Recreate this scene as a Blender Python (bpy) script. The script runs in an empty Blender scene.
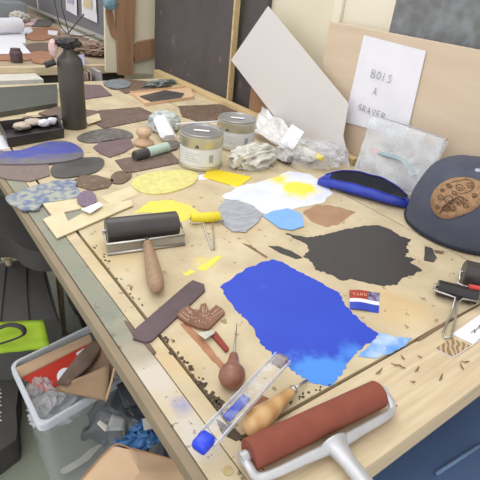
import bpy, bmesh, math, random
from mathutils import Vector, Matrix, noise
from mathutils.geometry import tessellate_polygon
random.seed(7)
SC = bpy.context.scene
COL = SC.collection
V = Vector
# ------------------------------------------------------------------ camera
YAW, PITCH, ROLL, FPX = 0.6771061676, 0.5181649759, 0.1068499996, 471.364
T = 0.85                       # bench top height
CAM = V((0, 0, T + 0.55))
FW = V((math.sin(YAW)*math.cos(PITCH), math.cos(YAW)*math.cos(PITCH), -math.sin(PITCH)))
_r = V((math.cos(YAW), -math.sin(YAW), 0)); _u = _r.cross(FW)
RR = _r*math.cos(ROLL) + _u*math.sin(ROLL); UU = RR.cross(FW)
cd = bpy.data.cameras.new('camera'); cd.sensor_width = 36; cd.lens = 36*FPX/480; cd.clip_start = .02
cam = bpy.data.objects.new('camera', cd); COL.objects.link(cam)
m = Matrix((RR, UU, -FW)).transposed().to_4x4(); m.translation = CAM; cam.matrix_world = m
SC.camera = cam
# ------------------------------------------------------------------ light
w = bpy.data.worlds.new('world'); SC.world = w; w.use_nodes = True
bg = w.node_tree.nodes['Background']; bg.inputs[0].default_value = (0.98, 0.97, 1.0, 1); bg.inputs[1].default_value = 0.92
def area(name, loc, target, sx, sy, power, col=(1, 1, 1)):
    l = bpy.data.lights.new(name, 'AREA'); l.shape = 'RECTANGLE'; l.size = sx; l.size_y = sy; l.energy = power; l.color = col
    o = bpy.data.objects.new(name, l); COL.objects.link(o); o.location = loc
    o.rotation_euler = (V(target)-V(loc)).to_track_quat('-Z', 'Y').to_euler()
area('ceiling_light', (1.0, 2.2, 3.0), (0.75, 1.2, T), 1.6, 2.4, 20, (1, .99, .97))
area('ceiling_light', (-0.6, 0.2, 3.0), (0.5, 0.8, T), 1.6, 1.8, 13, (1, .99, .97))
SC.view_settings.view_transform = 'Standard'; SC.view_settings.look = 'None'
SC.view_settings.exposure = 0.36; SC.view_settings.gamma = 1; SC.view_settings.use_curve_mapping = False

# ------------------------------------------------------------------ geometry helpers
def ray(x, y): return RR*((x-240)/FPX) - UU*((y-240)/FPX) + FW
def at(x, y, z=T): d = ray(x, y); return CAM + d*((z-CAM.z)/d.z)
def onx(x, y, X): d = ray(x, y); return CAM + d*(X/d.x)
def onpl(x, y, P, n):
    d = ray(x, y); return CAM + d*((V(P)-CAM).dot(n)/d.dot(n))
def ppm(P): return FPX/((V(P)-CAM).dot(FW))

def lin(c):
    if isinstance(c, str):
        c = tuple(int(c[i:i+2], 16)/255 for i in (0, 2, 4))
    return tuple((v/12.92 if v <= .04045 else ((v+.055)/1.055)**2.4) for v in c[:3]) + (1,)

def mat(name, col, col2=None, sc=20, rough=.6, metal=0, bump=0, bsc=60, contrast=.5, stretch=None, blobs=(), specks=None, coat=0, emit=None, trans=0, spec=None, wave=None):
    """procedural material in object space: base/second colour mixed by noise, pigment blobs, specks"""
    M = bpy.data.materials.new(name); M.use_nodes = True; nt = M.node_tree; N = nt.nodes; L = nt.links
    b = N['Principled BSDF']; b.inputs['Roughness'].default_value = rough; b.inputs['Metallic'].default_value = metal
    b.inputs['Coat Weight'].default_value = coat
    if spec is not None: b.inputs['Specular IOR Level'].default_value = spec
    if trans: b.inputs['Transmission Weight'].default_value = trans
    tc = N.new('ShaderNodeTexCoord'); geo = N.new('ShaderNodeNewGeometry')
    vec = tc.outputs['Object']
    if stretch:
        mp = N.new('ShaderNodeMapping'); mp.inputs['Scale'].default_value = stretch[:3]
        if len(stretch) > 3: mp.inputs['Rotation'].default_value = (0, 0, stretch[3])
        L.new(vec, mp.inputs[0]); vec = mp.outputs[0]
    cur = None
    def mix(fac, a, c):
        x = N.new('ShaderNodeMix'); x.data_type = 'RGBA'
        L.new(fac, x.inputs['Factor'])
        if isinstance(a, tuple): x.inputs[6].default_value = a
        else: L.new(a, x.inputs[6])
        x.inputs[7].default_value = c
        return x.outputs[2]
    def ramp(src, lo, hi):
        r = N.new('ShaderNodeMapRange'); r.inputs[1].default_value = lo; r.inputs[2].default_value = hi
        L.new(src, r.inputs[0]); return r.outputs[0]
    cur = lin(col)
    if col2:
        if wave:
            n = N.new('ShaderNodeTexWave'); n.inputs['Scale'].default_value = wave; n.inputs['Distortion'].default_value = 6
            n.inputs['Detail'].default_value = 2; n.inputs['Detail Scale'].default_value = 1.2
        else:
            n = N.new('ShaderNodeTexNoise'); n.inputs['Scale'].default_value = sc; n.inputs['Detail'].default_value = 6
        L.new(vec, n.inputs['Vector'])
        o = n.outputs['Fac']
        cur = mix(ramp(o, .5-contrast/2, .5+contrast/2), cur, lin(col2))
    for bl in blobs:   # (world xyz, radius, colour, softness, amount, noise scale)
        P, r, c, soft, amt, ns = bl
        d = N.new('ShaderNodeVectorMath'); d.operation = 'DISTANCE'; L.new(geo.outputs['Position'], d.inputs[0]); d.inputs[1].default_value = P
        n = N.new('ShaderNodeTexNoise'); n.inputs['Scale'].default_value = ns; n.inputs['Detail'].default_value = 4
        L.new(geo.outputs['Position'], n.inputs['Vector'])
        a = N.new('ShaderNodeMath'); a.operation = 'MULTIPLY_ADD'; L.new(n.outputs['Fac'], a.inputs[0]); a.inputs[1].default_value = -r*1.6; L.new(d.outputs['Value'], a.inputs[2])
        f = ramp(a.outputs[0], r*.2, r*.2-soft)
        k = N.new('ShaderNodeMath'); k.operation = 'MULTIPLY'; L.new(f, k.inputs[0]); k.inputs[1].default_value = amt
        cur = mix(k.outputs[0], cur, lin(c))
    if specks:         # (scale, threshold, colour)
        n = N.new('ShaderNodeTexNoise'); n.inputs['Scale'].default_value = specks[0]; n.inputs['Detail'].default_value = 3
        L.new(geo.outputs['Position'], n.inputs['Vector'])
        cur = mix(ramp(n.outputs['Fac'], specks[1], specks[1]+.05), cur, lin(specks[2]))
    if isinstance(cur, tuple): b.inputs['Base Color'].default_value = cur
    else: L.new(cur, b.inputs['Base Color'])
    if bump:
        n = N.new('ShaderNodeTexNoise'); n.inputs['Scale'].default_value = bsc; n.inputs['Detail'].default_value = 4
        L.new(vec, n.inputs['Vector'])
        bp = N.new('ShaderNodeBump'); bp.inputs['Strength'].default_value = bump; bp.inputs['Distance'].default_value = .004
        L.new(n.outputs['Fac'], bp.inputs['Height']); L.new(bp.outputs[0], b.inputs['Normal'])
    return M

def film(name, col, alpha, rough=.15, sc=30, var=.4, bmp=.6):
    """clear or milky plastic film: partly see-through, noise-crinkled"""
    M = bpy.data.materials.new(name); M.use_nodes = True; nt = M.node_tree; N = nt.nodes; L = nt.links
    b = N['Principled BSDF']; b.inputs['Base Color'].default_value = lin(col); b.inputs['Roughness'].default_value = rough
    tr = N.new('ShaderNodeBsdfTransparent'); mx = N.new('ShaderNodeMixShader')
    tc = N.new('ShaderNodeTexCoord'); n = N.new('ShaderNodeTexNoise'); n.inputs['Scale'].default_value = sc; n.inputs['Detail'].default_value = 5
    L.new(tc.outputs['Object'], n.inputs['Vector'])
    r = N.new('ShaderNodeMapRange'); r.inputs[1].default_value = .35; r.inputs[2].default_value = .65
    r.inputs[3].default_value = max(0, alpha-var/2); r.inputs[4].default_value = min(1, alpha+var/2)
    L.new(n.outputs['Fac'], r.inputs[0]); L.new(r.outputs[0], mx.inputs[0]); L.new(tr.outputs[0], mx.inputs[1]); L.new(b.outputs[0], mx.inputs[2])
    bp = N.new('ShaderNodeBump'); bp.inputs['Strength'].default_value = bmp; bp.inputs['Distance'].default_value = .004
    L.new(n.outputs['Fac'], bp.inputs['Height']); L.new(bp.outputs[0], b.inputs['Normal'])
    L.new(mx.outputs[0], N['Material Output'].inputs[0])
    return M

def tag(o, label=None, cat=None, group=None, kind=None):
    if label: o['label'] = label
    if cat: o['category'] = cat
    if group: o['group'] = group
    if kind: o['kind'] = kind
    return o
def root(name, loc, label, cat, group=None):
    o = bpy.data.objects.new(name, None); o.empty_display_size = .05; COL.objects.link(o); o.location = loc
    return tag(o, label, cat, group)
def wloc(o):
    p = V((0, 0, 0))
    while o: p = p + o.location; o = o.parent
    return p
def mk(name, bm, material, parent=None, loc=None, smooth=False, auto=None):
    """link a bmesh given in world coordinates as one object"""
    if parent: org = wloc(parent)
    elif loc is not None: org = V(loc)
    else:
        cs = [v.co for v in bm.verts]; n = len(cs)
        org = sum(cs, V((0, 0, 0)))/n; org.z = min(c.z for c in cs)
    for v in bm.verts: v.co -= org
    bmesh.ops.recalc_face_normals(bm, faces=bm.faces)
    me = bpy.data.meshes.new(name); bm.to_mesh(me); bm.free()
    mats = material if isinstance(material, (list, tuple)) else [material]
    for mm in mats: me.materials.append(mm)
    if smooth:
        for p in me.polygons: p.use_smooth = True
        if auto is not None:
            me.update()
            try:
                att = me.attributes.new('sharp_edge', 'BOOLEAN', 'EDGE')
                b2 = bmesh.new(); b2.from_mesh(me); b2.edges.ensure_lookup_table()
                vals = [(len(e.link_faces) == 2 and e.calc_face_angle(0) > auto) for e in b2.edges]; b2.free()
                att.data.foreach_set('value', vals)
            except Exception: pass
    o = bpy.data.objects.new(name, me); COL.objects.link(o)
    if parent: o.parent = parent
    else: o.location = org
    return o

def prism(pts, th, bm=None, holes=()):
    """closed slab: top outline pts (world), extruded straight down by th"""
    bm = bm or bmesh.new(); loops = [list(pts)] + [list(h) for h in holes]
    flat = [p for l in loops for p in l]
    top = [bm.verts.new(p) for p in flat]; bot = [bm.verts.new(V(p)-V((0, 0, th))) for p in flat]
    for t in tessellate_polygon([[V(p) for p in l] for l in loops]):
        try: bm.faces.new([top[i] for i in t]); bm.faces.new([bot[i] for i in reversed(t)])
        except ValueError: pass
    i0 = 0
    for l in loops:
        n = len(l)
        for i in range(n):
            a, c = i0+i, i0+(i+1) % n
            try: bm.faces.new([top[a], top[c], bot[c], bot[a]])
            except ValueError: pass
        i0 += n
    return bm
def catmull(P, k=6, closed=True):
    n = len(P); out = []
    rng = range(n) if closed else range(n-1)
    for i in rng:
        g = (lambda j: P[j % n]) if closed else (lambda j: P[max(0, min(n-1, j))])
        a, b, c, d = g(i-1), g(i), g(i+1), g(i+2)
        for s in range(k):
            t = s/k
            out.append(.5*((2*b)+(c-a)*t+(2*a-5*b+4*c-d)*t*t+(3*b-a-3*c+d)*t**3))
    if not closed: out.append(P[-1])
    return out
def jagged(P, k, amp, seed=0):
    rnd = random.Random(seed); out = []; n = len(P)
    for i in range(n):
        a, b = P[i], P[(i+1) % n]; d = b-a; q = V((-d.y, d.x, 0)); q = q.normalized() if q.length else q
        out.append(a)
        for s in range(1, k): out.append(a+d*(s/k+rnd.uniform(-.2, .2)/k)+q*rnd.uniform(-amp, amp))
    return out
def sheet(name, px, material, z=0, th=.0035, label=None, cat=None, group=None, sm=0, jag=0, jk=4, parent=None, holes=(), seed=1, kind=None):
    """flat thing lying on the bench, outline read at its top surface height"""
    zt = T+z+th
    P = [at(x, y, zt) for x, y in px]
    if sm: P = catmull(P, sm)
    if jag: P = jagged(P, jk, jag, seed)
    H = [[at(x, y, zt) for x, y in h] for h in holes]
    o = mk(name, prism(P, th, holes=H), material, parent)
    if not parent: tag(o, label, cat, group, kind)
    return o
def box(lo, hi, bm=None, M=None, bev=0):
    b2 = bmesh.new(); bmesh.ops.create_cube(b2, size=1)
    lo, hi = V(lo), V(hi)
    for v in b2.verts: v.co = V([(lo[i]+hi[i])/2+v.co[i]*(hi[i]-lo[i]) for i in range(3)])
    if bev: bmesh.ops.bevel(b2, geom=b2.edges[:]+b2.verts[:], offset=bev, segments=2, affect='EDGES', profile=.5)
    if M: b2.transform(M)
    if bm is None: return b2
    me = bpy.data.meshes.new('t'); b2.to_mesh(me); b2.free(); bm.from_mesh(me); bpy.data.meshes.remove(me); return bm
def tube(path, r, bm=None, seg=10, closed=False, smooth=0, flat=None):
    """swept tube along world points; r number or per-point list; flat=(scale of second axis)"""
    bm = bm or bmesh.new(); P = [V(p) for p in path]
    R = list(r) if isinstance(r, (list, tuple)) else [r]*len(P)
    if smooth:
        Q = catmull(P, smooth, closed); n = len(P); R2 = []
        for i in range(len(Q)):
            t = i/smooth; a = int(t) % n; c = (a+1) % n if closed else min(a+1, n-1); R2.append(R[a]+(R[c]-R[a])*(t-int(t)))
        P, R = Q, R2
    n = len(P); rings = []; up = V((0, 0, 1)); prev = None
    for i in range(n):
        d = (P[(i+1) % n]-P[i-1]) if closed else (P[min(i+1, n-1)]-P[max(i-1, 0)])
        d.normalize()
        a = d.cross(up) if prev is None else prev-d*prev.dot(d)
        if a.length < 1e-4: a = d.cross(V((1, 0, 0)))
        a.normalize(); prev = a; b = a.cross(d)
        f = flat or 1
        rings.append([bm.verts.new(P[i]+(a*math.cos(2*math.pi*k/seg)+b*f*math.sin(2*math.pi*k/seg))*R[i]) for k in range(seg)])
    m_ = n if closed else n-1
    for i in range(m_):
        A, B = rings[i], rings[(i+1) % n]
        for k in range(seg): bm.faces.new([A[k], A[(k+1) % seg], B[(k+1) % seg], B[k]])
    if not closed:
        bm.faces.new(rings[0]); bm.faces.new(list(reversed(rings[-1])))
    return bm
def lathe(P0, axis, prof, bm=None, seg=32, flat=1):
    """profile [(distance along axis, radius)] turned about axis from P0"""
    bm = bm or bmesh.new(); ax = V(axis).normalized(); a = ax.cross(V((0, 0, 1)))
    if a.length < 1e-3: a = V((1, 0, 0))
    a.normalize(); b = a.cross(ax); rings = []
    for s, r in prof:
        if r < 1e-5: rings.append([bm.verts.new(V(P0)+ax*s)]); continue
        rings.append([bm.verts.new(V(P0)+ax*s+(a*math.cos(2*math.pi*k/seg)+b*flat*math.sin(2*math.pi*k/seg))*r) for k in range(seg)])
    for A, B in zip(rings, rings[1:]):
        if len(A) == 1 and len(B) == 1: continue
        for k in range(seg):
            k2 = (k+1) % seg
            if len(A) == 1: bm.faces.new([A[0], B[k2], B[k]])
            elif len(B) == 1: bm.faces.new([A[k], A[k2], B[0]])
            else: bm.faces.new([A[k], A[k2], B[k2], B[k]])
    if len(rings[0]) > 1: bm.faces.new(list(reversed(rings[0])))
    if len(rings[-1]) > 1: bm.faces.new(rings[-1])
    return bm
def crumple(c, s, amp=.3, fr=3, seed=0, sub=4, M=None, zmin=None, ridged=True, an=(1, 1, 1)):
    bm = bmesh.new(); bmesh.ops.create_icosphere(bm, subdivisions=sub, radius=1)
    off = V((seed*7.3, seed*3.1, seed*1.7))
    for v in bm.verts:
        n = v.co.normalized(); m_ = V((n.x*an[0], n.y*an[1], n.z*an[2])); k = noise.noise(m_*fr+off)
        if ridged: k = .6-abs(k)*2.2+noise.noise(m_*fr*2.3+off)*.5
        v.co = n*(1+amp*k)
        v.co = V((v.co.x*s[0], v.co.y*s[1], v.co.z*s[2]))
    if M: bm.transform(M)
    for v in bm.verts:
        v.co += V(c)
        if zmin is not None and v.co.z < zmin: v.co.z = zmin
    return bm
def drape(px, ztop, zedge, bumpamp, nu=24, seed=0, fr=10, corner_z=None, thick=0):
    """crumpled cloth or film: bilinear quad of pixel corners, wrinkled"""
    A, B, C_, D = [at(x, y, z_) for (x, y), z_ in zip(px, corner_z or [zedge]*4)]
    bm = bmesh.new(); g = []
    for i in range(nu+1):
        row = []
        for j in range(nu+1):
            u, v = i/nu, j/nu
            p = A*(1-u)*(1-v)+B*u*(1-v)+C_*u*v+D*(1-u)*v
            e = min(u, 1-u, v, 1-v)*4; e = min(1, e)
            k = noise.noise(V((p.x*fr, p.y*fr, seed)))
            k2 = .5-abs(noise.noise(V((p.x*fr*2, p.y*fr*2, seed+9))))
            q = p+V((noise.noise(V((u*6, v*6, seed+3)))*bumpamp*.8, noise.noise(V((u*6, v*6, seed+5)))*bumpamp*.8, (ztop-zedge)*e+bumpamp*(k+k2)))
            row.append(bm.verts.new(q))
        g.append(row)
    for i in range(nu):
        for j in range(nu): bm.faces.new([g[i][j], g[i+1][j], g[i+1][j+1], g[i][j+1]])
    if thick:
        r = bmesh.ops.solidify(bm, geom=bm.faces[:], thickness=thick)
    return bm
def plane_quad(P, th, n, sub=1, amp=0, seed=0, fr=20):
    """rigid or slightly wavy panel through 4 world corners, thickness th along -n"""
    bm = bmesh.new(); A, B, C_, D = [V(p) for p in P]; n = V(n).normalized(); g = {}
    for s in (0, 1):
        for i in range(sub+1):
            for j in range(sub+1):
                u, v = i/sub, j/sub; p = A*(1-u)*(1-v)+B*u*(1-v)+C_*u*v+D*(1-u)*v
                p = p-n*th*s+n*amp*noise.noise(V((u*fr/5, v*fr/5, seed)))
                g[s, i, j] = bm.verts.new(p)
    for i in range(sub):
        for j in range(sub):
            bm.faces.new([g[0, i, j], g[0, i+1, j], g[0, i+1, j+1], g[0, i, j+1]])
            bm.faces.new([g[1, i, j], g[1, i, j+1], g[1, i+1, j+1], g[1, i+1, j]])
    for i in range(sub):
        bm.faces.new([g[0, i, 0], g[1, i, 0], g[1, i+1, 0], g[0, i+1, 0]]); bm.faces.new([g[0, i, sub], g[0, i+1, sub], g[1, i+1, sub], g[1, i, sub]])
        bm.faces.new([g[0, 0, i], g[0, 0, i+1], g[1, 0, i+1], g[1, 0, i]]); bm.faces.new([g[0, sub, i], g[1, sub, i], g[1, sub, i+1], g[0, sub, i+1]])
    return bm
# stroke letters in a 1 x 1.4 cell
GL = {'B': [[(0, 0), (0, 1.4), (.7, 1.25), (.75, .9), (0, .75), (.85, .5), (.8, .1), (0, 0)]], 'O': [[(.4, 1.35), (.05, .9), (.1, .3), (.45, 0), (.8, .4), (.75, 1.1), (.4, 1.35)]],
      'I': [[(.3, 0), (.35, 1.4)]], 'S': [[(.8, 1.25), (.4, 1.4), (.1, 1.1), (.6, .7), (.8, .3), (.4, 0), (0, .15)]],
      'A': [[(0, 0), (.4, 1.4), (.8, 0)], [(.15, .5), (.65, .5)]], 'G': [[(.85, 1.15), (.4, 1.4), (.05, .8), (.3, .05), (.8, .15), (.8, .65), (.45, .65)]],
      'R': [[(0, 0), (0, 1.4), (.7, 1.2), (.65, .8), (0, .7), (.8, 0)]], 'V': [[(0, 1.4), (.4, 0), (.8, 1.4)]], 'E': [[(.8, 1.4), (0, 1.4), (0, 0), (.8, 0)], [(0, .7), (.6, .7)]],
      'C': [[(.8, 1.2), (.4, 1.4), (.05, .7), (.4, 0), (.8, .2)]], 'D': [[(0, 0), (0, 1.4), (.6, 1.2), (.8, .7), (.6, .15), (0, 0)]]}
def write(text, O, ex, ey, w_, gap, r, bm=None):
    bm = bm or bmesh.new()
    for k, ch in enumerate(text):
        for s in GL.get(ch, []):
            tube([V(O)+V(ex)*((k*(1+gap)+a)*w_)+V(ey)*(b*w_) for a, b in s], r, bm, seg=4)
    return bm

# ------------------------------------------------------------------ materials
bm_blobs = [(tuple(at(250, 225)), .05, 'cdb48a', .04, .5, 30), (tuple(at(330, 216)), .05, 'a98262', .02, .7, 60), (tuple(at(205, 262)), .03, 'dfcf6a', .02, .6, 60),
            (tuple(at(180, 360)), .05, 'cdb285', .04, .6, 20), (tuple(at(400, 310)), .08, 'd3b27c', .05, .5, 14), (tuple(at(120, 250)), .1, 'd0b783', .06, .5, 20),
            (tuple(at(170, 205)), .1, 'c9b48a', .06, .5, 20)]
M_board = mat('pale board wood', 'd9cbaa', 'b5a382', sc=12, rough=.7, contrast=.6, bump=.08, bsc=30, blobs=bm_blobs, specks=(48, .655, 'a08b68'))
M_pine = mat('pine wood', 'dbcbab', 'c0ab88', sc=5, rough=.65, contrast=.5, stretch=(1.2, 16, 16), bump=.08, bsc=12)
M_pine_y = mat('pine wood lengthways', 'e0c898', 'c4a878', sc=5, rough=.7, contrast=.5, stretch=(14, 1.0, 14), bump=.08, bsc=12)
corner = at(175, 415)
M_rim = mat('worn grey strip', '7e8375', '989683', sc=9, rough=.6, contrast=.5, bump=.1, bsc=30,
            blobs=[((.24, .22, T), .42, 'c4b594', .22, 1.0, 10), (tuple(at(150, 380)), .06, 'c9c3b8', .05, .8, 18), (tuple(at(190, 435)), .06, 'c8c4bc', .05, .8, 30), (tuple(at(185, 405)), .022, '7f88b8', .02, .7, 40), (tuple(at(130, 350)), .06, 'a39a88', .06, .8, 12)], specks=(60, .64, '7d705a'))
M_greytop = mat('worn grey strip', '7e8375', '989683', sc=9, rough=.5, contrast=.6, bump=.06, specks=(60, .7, '5f5f54'))
M_fascia = mat('worn bench side', '84765f', '998a70', sc=12, rough=.8, contrast=.6, stretch=(4, 1, 4), bump=.2, bsc=30)
M_dark = mat('dark shadow board', '34312f', '45413d', rough=.9)  # dark colour stands in for shade in the seams and bench gap
M_ply = mat('plywood face', 'd8c6ae', 'cbb79c', sc=4, rough=.7, contrast=.6, stretch=(1, 1, 7), bump=.03)
M_cream = mat('cream paint', 'e2dbc2', 'dad2b8', sc=2, rough=.7)
M_creaml = mat('light cream paint', 'e9e3cf', 'e0d9c2', sc=2, rough=.7)
M_floor = mat('grey green floor', '9ba08f', '868c7c', sc=3, rough=.55, contrast=.5, bump=.05, specks=(20, .68, '9aa090'))
M_greypanel = mat('grey speckled panel', '6b6e6c', '83878a', sc=26, rough=.6, contrast=.3)
M_chalk = mat('chalky black panel', '4a4543', '5c5655', sc=4, rough=.8, contrast=.35, specks=(13, .64, '6e6162'))
M_greywall = mat('grey wall panel', '828283', '74757a', sc=3, rough=.6)
M_white = mat('white paper', 'eeeef2', 'e2e3ea', sc=12, rough=.8)
M_offwhite = mat('off white paper', 'dcd9cf', 'c9c6bb', sc=22, rough=.8, contrast=.4)
M_ink = mat('pencil grey', '3a3a3c', rough=.9)
M_line = mat('printed line', '8b8783', rough=.9)
M_steel = mat('bright steel', 'c8c8c6', 'a8a6a2', sc=20, rough=.28, metal=.85)
M_alu = mat('cast aluminium', 'cbccce', 'b6b7b9', sc=30, rough=.4, metal=.45, bump=.05)
M_steeld = mat('tin side', 'cbc6b2', 'b2ae9a', sc=14, rough=.35, metal=.5)
M_lid = mat('tin lid', 'a5a4a5', 'b5b4b2', sc=9, rough=.35, metal=.6)
M_rubblack = mat('black rubber', '3a3534', '484342', sc=12, rough=.32, bump=.02)
M_rubred = mat('brown red rubber', '8c4a37', '7c3f2f', sc=30, rough=.75, bump=.03)
M_woodh = mat('worn wooden handle', 'a98c70', '8b6f55', sc=10, rough=.5, contrast=.6, stretch=(3, 12, 12))
M_woodl = mat('varnished wooden handle', 'd0ab78', 'b98e58', sc=6, rough=.4, wave=9, contrast=1.0, coat=.3)
M_bulb = mat('reddish brown handle', '8a5c4a', '7a4e3e', sc=10, rough=.4, coat=.3)
M_brownp = mat('dark brown lino', '66524a', '766256', sc=16, rough=.6, contrast=.4, bump=.1, specks=(70, .6, '85756a'))
M_brownp2 = mat('mid brown lino', '76604f', '64503f', sc=18, rough=.6, contrast=.4, bump=.2, specks=(80, .6, '8e7b6a'))
M_greybr = mat('grey carved lino', '77736d', '5c5955', sc=45, rough=.5, contrast=.25, bump=.4, bsc=70)
M_mauve = mat('mauve lino', '6b5658', '7c686a', sc=18, rough=.55, bump=.05)
M_black = mat('black inked plate', '474442', '5b5856', sc=14, rough=.35, contrast=.4)
M_blueplate = mat('blue inked plate', '77727a', '68646c', sc=20, rough=.45, contrast=.5, blobs=[(tuple(at(x, y)), .085, '3d4aa4', .05, .85, 22) for x, y in ((18, 155), (42, 153), (66, 149))])
M_carve = mat('blue grey carved plate', '6a7898', 'a9ac9f', sc=55, rough=.6, contrast=.2, bump=.6, bsc=50)
M_greymauve = mat('grey mauve plate', '86766f', '766763', sc=30, rough=.6, stretch=(4, 1, 1))
M_purple = mat('purple brown plate', '5f4c52', '4c3b40', sc=20, rough=.5, contrast=.5)
M_stamp = mat('brown carved stamp', '6f4a38', '8a6550', sc=30, rough=.6, bump=.3)
M_stampl = mat('pale carved grooves', 'b79880', rough=.8)
M_creamb = mat('cream lino', 'e0d3b0', 'd2c39e', sc=20, rough=.7, contrast=.4)
M_yplate = mat('pale yellow print plate', 'e0d98a', 'd2c87c', sc=50, rough=.6, contrast=.3, bump=.1)
M_yel = mat('bright yellow paint', 'f5dc2a', 'edd220', sc=20, rough=.5)
M_yelink = mat('yellow ink', 'ecdf52', 'e0d462', sc=26, rough=.5, contrast=.4)
M_black_ink = mat('black ink film', '444040', '3c3938', sc=30, rough=.5, bump=.1, bsc=200)
p1, p2, p3 = at(330, 372), at(362, 345), at(238, 288)
M_blue_ink = mat('ultramarine ink film', '2342bd', '2a4ac6', sc=9, rough=.55, blobs=[(tuple(at(322, 376)), .068, '4a90e6', .03, .95, 24), (tuple(at(356, 352)), .03, '4a90e8', .02, .8, 30), (tuple(at(262, 287)), .012, '3450cc', .01, .8, 60)])
M_sky_ink = mat('pale blue and white smear', 'b9cfe6', '5e9ae4', sc=22, rough=.55, contrast=.25, specks=(30, .62, 'd9d6cc'))
M_lightblue = mat('light blue paint', '76aceb', '86b6ec', sc=18, rough=.5)
M_greypaint = mat('streaky grey paint', 'b4b8be', '8f929b', sc=14, rough=.6, contrast=.4, stretch=(2, 9, 1, .6))
M_whitepaint = mat('white paint', 'e9ebf2', 'd3d9ea', sc=16, rough=.6, contrast=.4, blobs=[(tuple(at(298, 188)), .075, 'f2e23a', .035, .95, 24), (tuple(at(278, 178)), .05, 'f0dc3c', .03, .9, 24)])
M_tanink = mat('tan ink smear', 'b08c6c', 'a07b5c', sc=20, rough=.6, contrast=.4)
M_cardb = mat('brown cardboard', 'a98460', '98734f', sc=6, rough=.8, contrast=.4)
M_cardl = mat('light brown paper', 'dfc09c', 'd2b08a', sc=5, rough=.75, contrast=.4, bump=.2, bsc=14)
M_cardd = mat('dark brown paper bag', '8a6f57', '6e5643', sc=7, rough=.8, contrast=.5, bump=.2, bsc=16)
M_red = mat('red card', 'd23c2c', rough=.5)
M_fabric = mat('black fabric', '42403c', '4a4743', sc=20, rough=.9, bump=.1, bsc=90)
M_fabric2 = mat('charcoal fabric', '5e5d5a', '53524f', sc=8, rough=.85, bump=.1, bsc=60)
M_lime = mat('lime green fabric', 'b2d435', 'a4c82c', sc=10, rough=.7)
M_navy = mat('navy cap cloth', '474b5b', '505463', sc=30, rough=.85, bump=.15, bsc=300)
M_navyd = mat('dark cap lining', '252630', rough=.9)
M_tan = mat('tan embroidered patch', 'b08d68', '8a6a4c', sc=110, rough=.8, bump=.2, bsc=200)
M_patchd = mat('dark brown stitching', '55402f', rough=.9)
M_bluecl = mat('royal blue pouch cloth', '2b42b4', '24379e', sc=14, rough=.5, bump=.08)
M_darkin = mat('dark pouch lining', '23242e', rough=.9)
M_bluebin = mat('dusty blue plastic', '4a6186', '56709a', sc=4, rough=.6, contrast=.5)
M_blueplas = mat('bright blue plastic', '1f3fd2', rough=.3)
M_clear = film('clear plastic', 'e6e8ec', .25, sc=22, var=.4)
M_bubble = film('bubble film', 'e8eef2', .26, rough=.12, sc=30, var=.12, bmp=.12)
M_milky = film('milky bin plastic', 'e6ebe8', .16, rough=.3, sc=4, var=.1)
M_milkyrim = film('milky bin rim', 'dfe4ea', .88, rough=.3, sc=4, var=.05)
M_glassine = film('clear blade sleeve', 'd4dae6', .10, rough=.1, sc=60, var=.5)
M_darkfilm = mat('dark crumpled plastic', '6d7275', '44484b', sc=9, rough=.22, contrast=.5, bump=.8, bsc=18)
M_sheetgrey = film('translucent grey sheet', 'dcd8d4', .9, rough=.6, sc=3, var=.02)
M_bottle = mat('dark sooty bottle', '4e4a44', '45413b', sc=8, rough=.38)
M_darkwood = mat('brown stained wood', 'a58263', '8e6b4e', sc=5, rough=.7, stretch=(8, 8, 1.5), contrast=.6)
M_clutter = mat('mottled brown paper', 'a8907e', '6e5a4e', sc=16, rough=.8, contrast=.35, bump=.4)
M_rust = mat('rust brown paper', 'b48262', '93694e', sc=14, rough=.7, contrast=.5, bump=.3)
M_wire = mat('black wire', '333130', rough=.5)
M_tray = mat('black tray plastic', '2c2928', '383433', sc=10, rough=.4)
M_stone = mat('pale stone lumps', 'cdbfb0', 'b3a596', sc=20, rough=.7)
M_pink = mat('pinkish white cloth', 'e7d3d0', 'd9a9a6', sc=12, rough=.8)
M_lace = mat('white patterned cloth', 'd9dcda', '8f9c9e', sc=60, rough=.85, contrast=.3, bump=.4)
M_mint = mat('mint marker body', 'b9d0c4', rough=.4)
M_capblk = mat('marker cap', '474340', rough=.5)
M_beech = mat('beech knob', 'd2b494', 'c6a582', sc=10, rough=.4)
M_shav = mat('brown wood shaving', '8a6a48', '705238', sc=30, rough=.8)
M_soot = mat('dark flaked paint', '3e372c', '5b4c38', sc=40, rough=.8)

# ------------------------------------------------------------------ the setting
def struct(name, bm, m_): o = mk(name, bm, m_); o['kind'] = 'structure'; return o
struct('floor', box((-3, -2, -.05), (1.5, 8, 0)), M_floor)
struct('wall_right', box((1.40, -1.5, 0), (1.5, 8, 3.2)), M_cream)
struct('wall_far', box((-3, 7.9, 0), (1.40, 8, 3.2)), mat('far wall', '8d8f92', rough=.7))
XW = 1.298
# cream door-like wall panel and its light post
a = onx(327, 30, 1.36)
struct('trim_1', box((1.352, 1.262, 0), (1.399, 1.30, 2.3)), M_creaml)
struct('trim_2', box((1.37, 1.305, 0), (1.399, 1.80, 2.3)), M_cream)

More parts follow.
